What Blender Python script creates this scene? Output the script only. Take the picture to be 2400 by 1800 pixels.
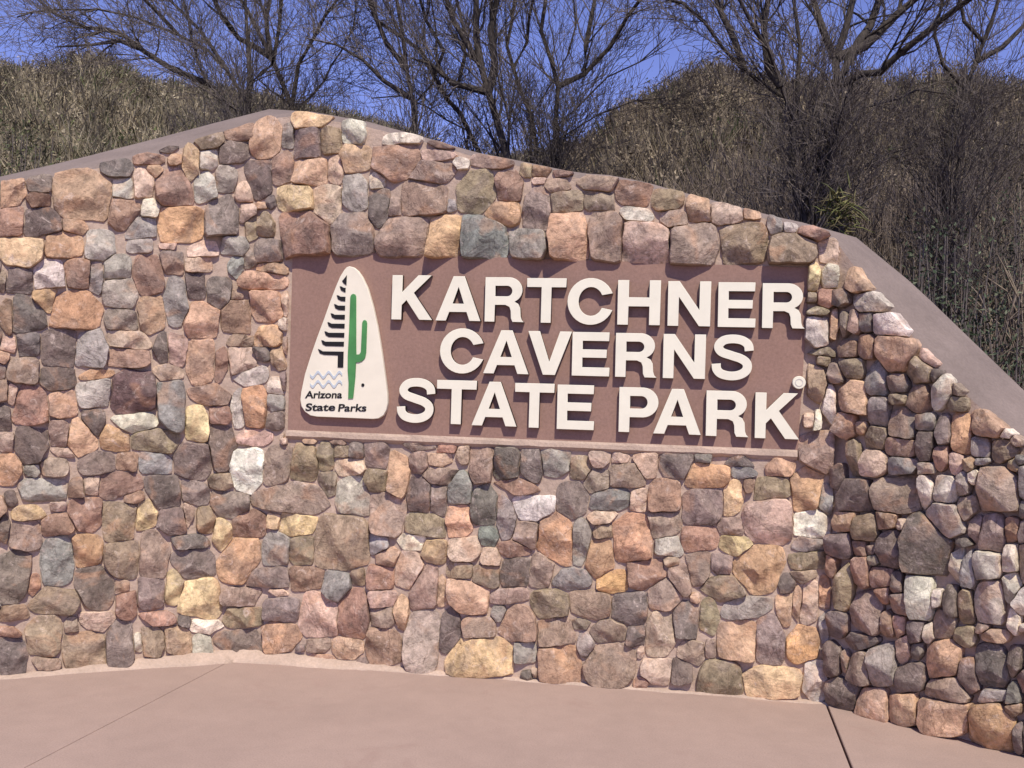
import bpy, bmesh, math, random
import numpy as np
from mathutils import Vector, Matrix

for o in list(bpy.data.objects):
    bpy.data.objects.remove(o, do_unlink=True)
scene = bpy.context.scene
COL = scene.collection
random.seed(7)
RNG = np.random.default_rng(11)

# ------------------------------------------------------------------ camera
F, CX, CY = 2300.0, 1200.0, 900.0          # focal length and centre, in photo pixels
EYE = Vector((0, 0, 1.6))
ROLL, PITCH = 0.030, math.atan(50 / F)
fwd = Vector((0, math.cos(PITCH), math.sin(PITCH)))
r0 = Vector((1, 0, 0)); u0 = r0.cross(fwd)
RIGHT = (r0 * math.cos(ROLL) + u0 * math.sin(ROLL)).normalized()
UP = RIGHT.cross(fwd).normalized()
cam_d = bpy.data.cameras.new('camera'); cam = bpy.data.objects.new('camera', cam_d); COL.objects.link(cam)
cam.matrix_world = Matrix(((RIGHT.x, UP.x, -fwd.x, EYE.x), (RIGHT.y, UP.y, -fwd.y, EYE.y),
                           (RIGHT.z, UP.z, -fwd.z, EYE.z), (0, 0, 0, 1)))
cam_d.sensor_width = 36; cam_d.lens = 36 * F / 2400
cam_d.clip_end = 9000; cam_d.clip_start = 0.05
scene.camera = cam

# ------------------------------------------------------------------ sky, sun, exposure
SUN_AZ, SUN_EL = math.radians(13), math.radians(55)     # azimuth to the right of the viewer's back
sunv = Vector((math.sin(SUN_AZ) * math.cos(SUN_EL), -math.cos(SUN_AZ) * math.cos(SUN_EL), math.sin(SUN_EL)))
w = bpy.data.worlds.new('World'); scene.world = w; w.use_nodes = True
nt = w.node_tree; bg = nt.nodes['Background']
sky = nt.nodes.new('ShaderNodeTexSky'); sky.sky_type = 'NISHITA'; sky.sun_disc = False
sky.sun_elevation = SUN_EL; sky.sun_rotation = math.pi - SUN_AZ
sky.altitude = 1400; sky.air_density = 1.0; sky.dust_density = 0.0; sky.ozone_density = 3.0
hs = nt.nodes.new('ShaderNodeMix'); hs.data_type = 'RGBA'; hs.blend_type = 'MULTIPLY'
hs.inputs[0].default_value = 1.0; hs.inputs[7].default_value = (1.22, 0.96, 1.36, 1)
nt.links.new(sky.outputs[0], hs.inputs[6]); nt.links.new(hs.outputs[2], bg.inputs[0])
bg.inputs[1].default_value = 0.134
sd = bpy.data.lights.new('sun', 'SUN'); sd.energy = 5.0; sd.angle = math.radians(0.55); sd.color = (1, 0.945, 0.835)
so = bpy.data.objects.new('sun', sd); COL.objects.link(so)
so.rotation_euler = (-sunv).to_track_quat('-Z', 'Y').to_euler(); so.location = (4, -8, 12)
vs = scene.view_settings
vs.view_transform = 'Standard'; vs.look = 'None'; vs.exposure = 0.0; vs.gamma = 1.0; vs.use_curve_mapping = False
scene.render.resolution_x, scene.render.resolution_y = 1024, 768

# ------------------------------------------------------------------ helpers
def ray(x, y):
    return fwd + RIGHT * ((x - CX) / F) - UP * ((y - CY) / F)
def on_plane(x, y, p0, n):
    d = ray(x, y)
    return EYE + d * ((p0 - EYE).dot(n) / d.dot(n))
def on_ground(x, y, z=0.0):
    return on_plane(x, y, Vector((0, 0, z)), Vector((0, 0, 1)))
def at_depth(x, y, Y):
    d = ray(x, y); return EYE + d * (Y / d.y)
def project(p):
    v = p - EYE; z = v.dot(fwd)
    return CX + F * v.dot(RIGHT) / z, CY - F * v.dot(UP) / z
def lin(c, k=1.0):
    out = []
    for v in c:
        v /= 255.0
        out.append((v / 12.92 if v <= .04045 else ((v + .055) / 1.055) ** 2.4) * k)
    return tuple(out)
def tag(o, label=None, cat=None, group=None, kind=None):
    if label: o['label'] = label
    if cat: o['category'] = cat
    if group: o['group'] = group
    if kind: o['kind'] = kind
    return o
WLOC = {}
def link(name, me, mat=None, parent=None, loc=None):
    o = bpy.data.objects.new(name, me); COL.objects.link(o)
    if mat is not None and me is not None: me.materials.append(mat)
    if loc is not None: o.location = loc; WLOC[o.name] = Vector(loc)
    if parent is not None:
        o.parent = parent
        if loc is not None: o.location = Vector(loc) - WLOC.get(parent.name, parent.location)
    return o
def empty(name, loc):
    o = bpy.data.objects.new(name, None); COL.objects.link(o); o.location = loc; o.empty_display_size = .1
    return o
def smooth(me):
    me.polygons.foreach_set('use_smooth', [True] * len(me.polygons)); me.update()

# ------------------------------------------------------------------ materials
def new_mat(name, rough=.85):
    m = bpy.data.materials.new(name); m.use_nodes = True
    b = m.node_tree.nodes['Principled BSDF']; b.inputs['Roughness'].default_value = rough
    b.inputs['Specular IOR Level'].default_value = .25
    return m, m.node_tree, b
def nodes_noise(t, vec, scale, detail=4, rough=.55, dist=0):
    n = t.nodes.new('ShaderNodeTexNoise'); n.inputs['Scale'].default_value = scale
    n.inputs['Detail'].default_value = detail; n.inputs['Roughness'].default_value = rough
    n.inputs['Distortion'].default_value = dist
    t.links.new(vec, n.inputs['Vector']); return n
def ramp(t, fac, stops):
    r = t.nodes.new('ShaderNodeValToRGB'); t.links.new(fac, r.inputs[0])
    while len(r.color_ramp.elements) > 1: r.color_ramp.elements.remove(r.color_ramp.elements[-1])
    for i, (p, c) in enumerate(stops):
        e = r.color_ramp.elements[0] if i == 0 else r.color_ramp.elements.new(p)
        e.position = p; e.color = (c, c, c, 1) if isinstance(c, (int, float)) else (*c, 1)
    return r
def mixc(t, blend, fac, a, b):
    m = t.nodes.new('ShaderNodeMix'); m.data_type = 'RGBA'; m.blend_type = blend
    for i, v in ((0, fac), (6, a), (7, b)):
        if isinstance(v, (int, float)): m.inputs[i].default_value = v
        elif isinstance(v, tuple): m.inputs[i].default_value = (*v, 1)
        else: t.links.new(v, m.inputs[i])
    return m.outputs[2]
def bump(t, b, height, strength, dist, prev=None):
    n = t.nodes.new('ShaderNodeBump'); n.inputs['Strength'].default_value = strength
    n.inputs['Distance'].default_value = dist
    t.links.new(height, n.inputs['Height'])
    if prev is not None: t.links.new(prev, n.inputs['Normal'])
    t.links.new(n.outputs[0], b.inputs['Normal']); return n.outputs[0]
def pos(t):
    return t.nodes.new('ShaderNodeNewGeometry').outputs['Position']

def stone_material():
    m, t, b = new_mat('field_stone', .82)
    col = t.nodes.new('ShaderNodeAttribute'); col.attribute_name = 'Col'
    rnd = t.nodes.new('ShaderNodeAttribute'); rnd.attribute_name = 'rnd'
    add = t.nodes.new('ShaderNodeVectorMath'); add.operation = 'ADD'
    t.links.new(pos(t), add.inputs[0]); t.links.new(rnd.outputs['Vector'], add.inputs[1])
    v = add.outputs[0]
    rot = t.nodes.new('ShaderNodeVectorRotate'); rot.rotation_type = 'EULER_XYZ'
    t.links.new(v, rot.inputs['Vector']); t.links.new(rnd.outputs['Vector'], rot.inputs['Rotation'])
    mp = t.nodes.new('ShaderNodeMapping'); mp.inputs['Scale'].default_value = (1, 1, 2.6)
    t.links.new(rot.outputs[0], mp.inputs[0])
    n1 = nodes_noise(t, v, 9, 5, .6, .6); n2 = nodes_noise(t, v, 55, 6, .75); n3 = nodes_noise(t, mp.outputs[0], 8, 5, .65, .5)
    c = mixc(t, 'MULTIPLY', 1.0, col.outputs['Color'], ramp(t, n1.outputs[0], [(.3, .68), (.5, 1.0), (.72, 1.3)]).outputs[0])
    c = mixc(t, 'MULTIPLY', .9, c, ramp(t, n3.outputs[0], [(.30, .70), (.46, .96), (.54, 1.06), (.70, 1.3)]).outputs[0])
    # iron staining, grey-mauve patches and pale lime blooms
    n4 = nodes_noise(t, v, 5.5, 3, .5, .8)
    c = mixc(t, 'MIX', ramp(t, n4.outputs[0], [(.55, 0.0), (.66, .38)]).outputs[0], c, lin((184, 138, 104), 1.05))
    n7 = nodes_noise(t, rot.outputs[0], 4.5, 4, .55, .6)
    c = mixc(t, 'MIX', ramp(t, n7.outputs[0], [(.55, 0.0), (.60, .34), (.75, .42)]).outputs[0], c, lin((130, 114, 104), 1.0))
    n5 = nodes_noise(t, v, 13, 6, .75, 1.4)
    c = mixc(t, 'MIX', ramp(t, n5.outputs[0], [(.56, 0.0), (.70, .55)]).outputs[0], c, lin((208, 188, 174), 1.05))
    n6 = nodes_noise(t, v, 34, 8, .8)
    c = mixc(t, 'MULTIPLY', .85, c, ramp(t, n6.outputs[0], [(.36, .52), (.5, 1.0), (.66, 1.28)]).outputs[0])
    # dark cracks and seams
    vo = t.nodes.new('ShaderNodeTexVoronoi'); vo.feature = 'DISTANCE_TO_EDGE'; vo.inputs['Scale'].default_value = 5.5
    wv = t.nodes.new('ShaderNodeVectorMath'); wv.operation = 'MULTIPLY_ADD'; wv.inputs[1].default_value = (.09, .09, .09)
    t.links.new(n1.outputs['Color'], wv.inputs[0]); t.links.new(mp.outputs[0], wv.inputs[2]); t.links.new(wv.outputs[0], vo.inputs['Vector'])
    crack = ramp(t, vo.outputs['Distance'], [(.0, 0.0), (.022, 1.0)])
    gate = ramp(t, n4.outputs[0], [(.42, .75), (.52, 0.0)])
    c = mixc(t, 'MULTIPLY', gate.outputs[0], c, mixc(t, 'MIX', crack.outputs[0], (.42, .38, .36), (1, 1, 1)))
    t.links.new(c, b.inputs['Base Color'])
    p = bump(t, b, n1.outputs[0], .6, .035); p = bump(t, b, n3.outputs[0], .4, .018, p); bump(t, b, n2.outputs[0], .6, .009, p)
    return m
def mortar_material(name, c, var=.2, bs=.6):
    m, t, b = new_mat(name, .92); v = pos(t)
    n1 = nodes_noise(t, v, 3.5, 5, .6); n2 = nodes_noise(t, v, 60, 5, .7); n3 = nodes_noise(t, v, 16, 4, .6)
    k = mixc(t, 'MULTIPLY', 1.0, c, ramp(t, n1.outputs[0], [(.3, 1 - var), (.7, 1 + var)]).outputs[0])
    k = mixc(t, 'MULTIPLY', .6, k, ramp(t, n2.outputs[0], [(.3, .75), (.7, 1.2)]).outputs[0])
    t.links.new(k, b.inputs['Base Color'])
    p = bump(t, b, n3.outputs[0], bs, .012); bump(t, b, n2.outputs[0], bs, .004, p)
    return m
def concrete_material():
    m, t, b = new_mat('pink_concrete', .88); v = pos(t)
    n1 = nodes_noise(t, v, .9, 5, .6, .5); n2 = nodes_noise(t, v, 130, 4, .7); n3 = nodes_noise(t, v, 7, 5, .65, .3)
    k = mixc(t, 'MULTIPLY', 1.0, lin((190, 163, 148), .68), ramp(t, n1.outputs[0], [(.3, .93), (.7, 1.06)]).outputs[0])
    k = mixc(t, 'MULTIPLY', 1.0, k, ramp(t, n3.outputs[0], [(.3, .95), (.7, 1.05)]).outputs[0])
    k = mixc(t, 'MULTIPLY', 1.0, k, ramp(t, n2.outputs[0], [(.25, .76), (.5, 1.0), (.75, 1.16)]).outputs[0])
    n4 = nodes_noise(t, v, 2.2, 6, .75, 1.0)
    k = mixc(t, 'MIX', ramp(t, n4.outputs[0], [(.56, 0.0), (.72, .30)]).outputs[0], k, lin((150, 118, 108), .85))
    t.links.new(k, b.inputs['Base Color'])
    p = bump(t, b, n3.outputs[0], .15, .01); bump(t, b, n2.outputs[0], .3, .002, p)
    return m
def paint(name, c, rough=.6, var=.06, bs=.15):
    m, t, b = new_mat(name, rough); v = pos(t)
    n1 = nodes_noise(t, v, 8, 5, .65); n2 = nodes_noise(t, v, 120, 3, .6)
    k = mixc(t, 'MULTIPLY', 1.0, c, ramp(t, n1.outputs[0], [(.3, 1 - var), (.7, 1 + var * .5)]).outputs[0])
    t.links.new(k, b.inputs['Base Color'])
    bump(t, b, n2.outputs[0], bs, .002)
    return m
def attr_material(name, rough=.85, bs=0):
    m, t, b = new_mat(name, rough)
    col = t.nodes.new('ShaderNodeAttribute'); col.attribute_name = 'Col'
    v = pos(t); n = nodes_noise(t, v, 14, 3, .6)
    t.links.new(mixc(t, 'MULTIPLY', 1.0, col.outputs['Color'], ramp(t, n.outputs[0], [(.3, .75), (.7, 1.25)]).outputs[0]), b.inputs['Base Color'])
    return m
def bark(name, c):
    m, t, b = new_mat(name, .9); v = pos(t)
    mp = t.nodes.new('ShaderNodeMapping'); mp.inputs['Scale'].default_value = (1, 1, .25); t.links.new(v, mp.inputs[0])
    n = nodes_noise(t, mp.outputs[0], 40, 4, .65)
    t.links.new(mixc(t, 'MULTIPLY', 1.0, c, ramp(t, n.outputs[0], [(.3, .55), (.7, 1.45)]).outputs[0]), b.inputs['Base Color'])
    bump(t, b, n.outputs[0], .8, .02)
    return m
def ground_material():
    m, t, b = new_mat('dry_earth', .95); v = pos(t)
    n1 = nodes_noise(t, v, .12, 5, .6, .5); n2 = nodes_noise(t, v, 1.6, 6, .7)
    k = ramp(t, n1.outputs[0], [(.3, (.12, .095, .065)), (.5, (.17, .132, .09)), (.7, (.22, .172, .12))]).outputs[0]
    k = mixc(t, 'MULTIPLY', 1.0, k, ramp(t, n2.outputs[0], [(.3, .6), (.7, 1.35)]).outputs[0])
    t.links.new(k, b.inputs['Base Color']); bump(t, b, n2.outputs[0], .8, .3)
    return m

M_STONE = stone_material()
M_MORTAR = mortar_material('tan_mortar', lin((188, 164, 145), .90), .16, .8)
M_COPING = mortar_material('coping_stucco', lin((166, 147, 136), .54), .13, .45)
M_PANEL = mortar_material('painted_panel', lin((160, 127, 112), .83), .05, .12)
M_CONC = concrete_material()
M_JOINT = mortar_material('joint_filler', lin((96, 70, 62), .8), .2, .5)
M_CREAM = paint('cream_paint', (.78, .725, .57), .55)
M_SIDE_SHADE = paint('letter_side_shade', (.035, .024, .02), .6)  # near-black brown: shadow darkness painted onto the letters' side faces
M_PLAQ = paint('plaque_cream', (.78, .705, .55), .5)
M_BLACK = paint('black_paint', (.014, .012, .011), .5)
M_GREEN = paint('cactus_green', (.075, .245, .075), .5, .25)
M_WAVE = paint('pale_blue_paint', (.50, .535, .55), .5)
M_GREY = paint('grey_paint', (.60, .56, .48), .5)
M_BARK = bark('dark_bark', (.055, .044, .037))
M_TWIG = bark('twig_bark', (.145, .118, .102))
M_EARTH = ground_material()
M_SCRUB = attr_material('dry_scrub', .9)
M_LEAF = attr_material('leaf', .6)

# ------------------------------------------------------------------ wall layout (three straight runs)
PL = on_ground(0, 1587); PC = on_ground(560, 1541); PR = on_ground(1940, 1647); PW = on_ground(2385, 1766)
def facet(a, b, a_ext, b_ext):
    t = (b - a).normalized(); n = Vector((t.y, -t.x, 0))           # n points to the viewer
    return dict(a=a - t * a_ext, b=b + t * b_ext, p=a, t=t, n=n)
FACETS = [facet(PL, PC, 1.3, 0), facet(PC, PR, 0, 0), facet(PR, PW, 0, 1.0)]
def x_line(base, y):            # a vertical edge of the wall as it leans in the photograph
    p = base + Vector((0, 0, 1)); q = project(p); p0 = project(base)
    return p0[0] + (q[0] - p0[0]) * (y - p0[1]) / (q[1] - p0[1])
def facet_of(x, y):
    if x < x_line(PC, y): return 0
    return 1 if x < x_line(PR, y) else 2
TOP = np.array([(-700, 590), (-400, 520), (0, 428), (170, 400), (410, 345), (560, 300), (640, 270), (700, 263), (860, 289), (1000, 327), (1130, 365),
                (1350, 409), (1530, 434), (1740, 490), (1900, 533), (1966, 566), (2000, 610), (2044, 671), (2100, 727), (2163, 812), (2248, 900),
                (2311, 960), (2400, 1030), (2560, 1170), (2700, 1320), (3300, 2000)], float)
SKYL = np.array([(-700, 580), (-400, 508), (0, 414), (62, 400), (174, 374), (407, 314), (600, 262), (654, 251), (708, 258), (858, 284), (993, 321), (1129, 361),
                 (1200, 373), (1352, 405), (1439, 411), (1525, 430), (1623, 458), (1742, 487), (1800, 504), (1936, 533), (2001, 553), (2036, 574),
                 (2161, 685), (2332, 850), (2400, 915), (2800, 1300), (3400, 1880)], float)
def top_y(x): return float(np.interp(x, TOP[:, 0], TOP[:, 1]))
def sky_y(x): return float(np.interp(x, SKYL[:, 0], SKYL[:, 1]))
def to_facet(x, y, k, off=0.0):
    f = FACETS[k]; return on_plane(x, y, f['p'] + f['n'] * off, f['n'])

# panel corners in the photograph
PAN = [(688, 588), (1897, 628), (1869, 1057), (676, 1010)]

# ------------------------------------------------------------------ ground, hills
HILL = np.array([(-1500, 318), (-600, 228), (-200, 183), (0, 181), (110, 186), (200, 164), (260, 186), (330, 214), (450, 238), (600, 256), (800, 293),
                 (1000, 362), (1100, 400), (1200, 395), (1350, 359), (1450, 292), (1550, 224), (1640, 199), (1750, 209), (2000, 229), (2100, 214),
                 (2250, 229), (2400, 239), (2700, 204), (3000, 184), (4200, 324)], float)
HR = np.array([(-1500, 65), (500, 58), (850, 105), (1200, 100), (1420, 36), (4200, 32)], float)
def terrain(az, r):
    """height at azimuth az (from +Y to +X) and distance r"""
    c = abs(az)
    if c > 1.3: return -0.05
    x = CX + F * math.tan(max(-1.0, min(1.0, az)))
    fade = min(1.0, max(0.0, (1.3 - c) / .25))
    R = float(np.interp(x, HR[:, 0], HR[:, 1])); y = float(np.interp(x, HILL[:, 0], HILL[:, 1]))
    hor = 950 + ROLL * (x - 1200)
    H = 1.6 + R * math.cos(min(c, 1.0)) * (hor - y) / F
    u = min(1.0, max(0.0, (r - 9.5) / (R - 9.5)))
    z = H * (u * .6 + .4 * u * u * (3 - 2 * u))
    if r > R: z = H * max(.25, 1 - .25 * (r - R) / R)
    n = math.sin(az * 37 + r * .21) * math.cos(az * 19 - r * .33) + .6 * math.sin(az * 83 + r * .7)
    z += n * .02 * H * u
    return z * fade - 0.05
def build_ground():
    rings = [0, 4, 8, 9.5, 11, 13, 15, 17, 19, 21, 23, 25, 27, 29, 31, 33, 35, 37, 40, 44, 48, 52, 56, 60, 65, 70, 80, 90, 100, 105, 112, 125, 150, 200, 400, 1500, 6000]
    azs = [math.radians(a) for a in list(np.arange(-180, -45, 5.0)) + list(np.arange(-45, 45, .6)) + list(np.arange(45, 180, 5.0))]
    vs_, fs = [(0, 0, -0.05)], []
    for r in rings[1:]:
        for a in azs: vs_.append((r * math.sin(a), r * math.cos(a), terrain(a, r)))
    n = len(azs)
    for j in range(n): fs.append((0, 1 + (j + 1) % n, 1 + j))
    for i in range(len(rings) - 2):
        for j in range(n):
            a = 1 + i * n + j; b = 1 + i * n + (j + 1) % n
            fs.append((a, b, b + n, a + n))
    me = bpy.data.meshes.new('ground'); me.from_pydata(vs_, [], fs); smooth(me)
    o = link('ground', me, M_EARTH); tag(o, 'dry brown desert ground rising into scrubby hills', 'ground', kind='structure')
build_ground()

def prism(name, poly, z0, z1, mat, parent=None, bev=0.0, loc=None):
    bm = bmesh.new()
    c = loc if loc is not None else Vector((0, 0, 0))
    lo = [bm.verts.new((p[0] - c.x, p[1] - c.y, z0 - c.z)) for p in poly]; hi = [bm.verts.new((p[0] - c.x, p[1] - c.y, z1 - c.z)) for p in poly]
    top = bm.faces.new(hi); bm.faces.new(lo[::-1]); n = len(poly)
    for i in range(n): bm.faces.new((lo[i], lo[(i + 1) % n], hi[(i + 1) % n], hi[i]))
    bmesh.ops.recalc_face_normals(bm, faces=bm.faces)
    if bev: bmesh.ops.bevel(bm, geom=[e for e in top.edges], offset=bev, segments=2, affect='EDGES')
    me = bpy.data.meshes.new(name); bm.to_mesh(me); bm.free()
    return link(name, me, mat, parent, c if loc is not None else None)

def build_pavement():
    root = empty('pavement', (0, 3, 0)); tag(root, 'pinkish concrete pavement slabs in front of the stone wall', 'pavement', kind='structure')
    back = 0.25
    def line(a, b): return on_ground(*a), on_ground(*b)
    j1a, j1b = line((548, 1545), (240, 1705)); j2a, j2b = line((1937, 1650), (1996, 1800))
    def ext(a, b, d):
        t = (b - a).normalized(); return a - t * .3, b + t * d
    j1 = ext(j1a, j1b, 3.2); j2 = ext(j2a, j2b, 4.4)
    f0, f1, f2 = FACETS
    fl = f0['a'] - f0['n'] * back; fr = f2['b'] - f2['n'] * back
    def off(p, d, s):
        a, b = d; t = (b - a).normalized(); n = Vector((t.y, -t.x, 0)); return p + n * s
    g1, g2 = .0011, .006
    lfar = Vector((-5.2, j1[1].y, 0))
    left = [fl, off(j1[0], j1, g1), off(j1[1], j1, .0002), lfar, Vector((-5.2, fl.y, 0))]
    mid = [off(j1[0], j1, -g1), off(j2[0], j2, g2), off(j2[1], j2, g2), off(j1[1], j1, -.0002)]
    right = [off(j2[0], j2, -g2), fr, Vector((6.5, fr.y, 0)), Vector((6.5, j2[1].y, 0)), off(j2[1], j2, -g2)]
    for poly in (left, mid, right):
        prism('concrete_slab', poly, -.04, 0.0, M_CONC, root, .0025, Vector((0, 3, 0)))
    # the slab joint filler lies below the surface
    prism('joint_bed', [(-5.2, 8, 0), (6.5, 8, 0), (6.5, -2.5, 0), (-5.2, -2.5, 0)], -.045, -.018, M_JOINT, root, 0, Vector((0, 3, 0)))
build_pavement()

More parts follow.
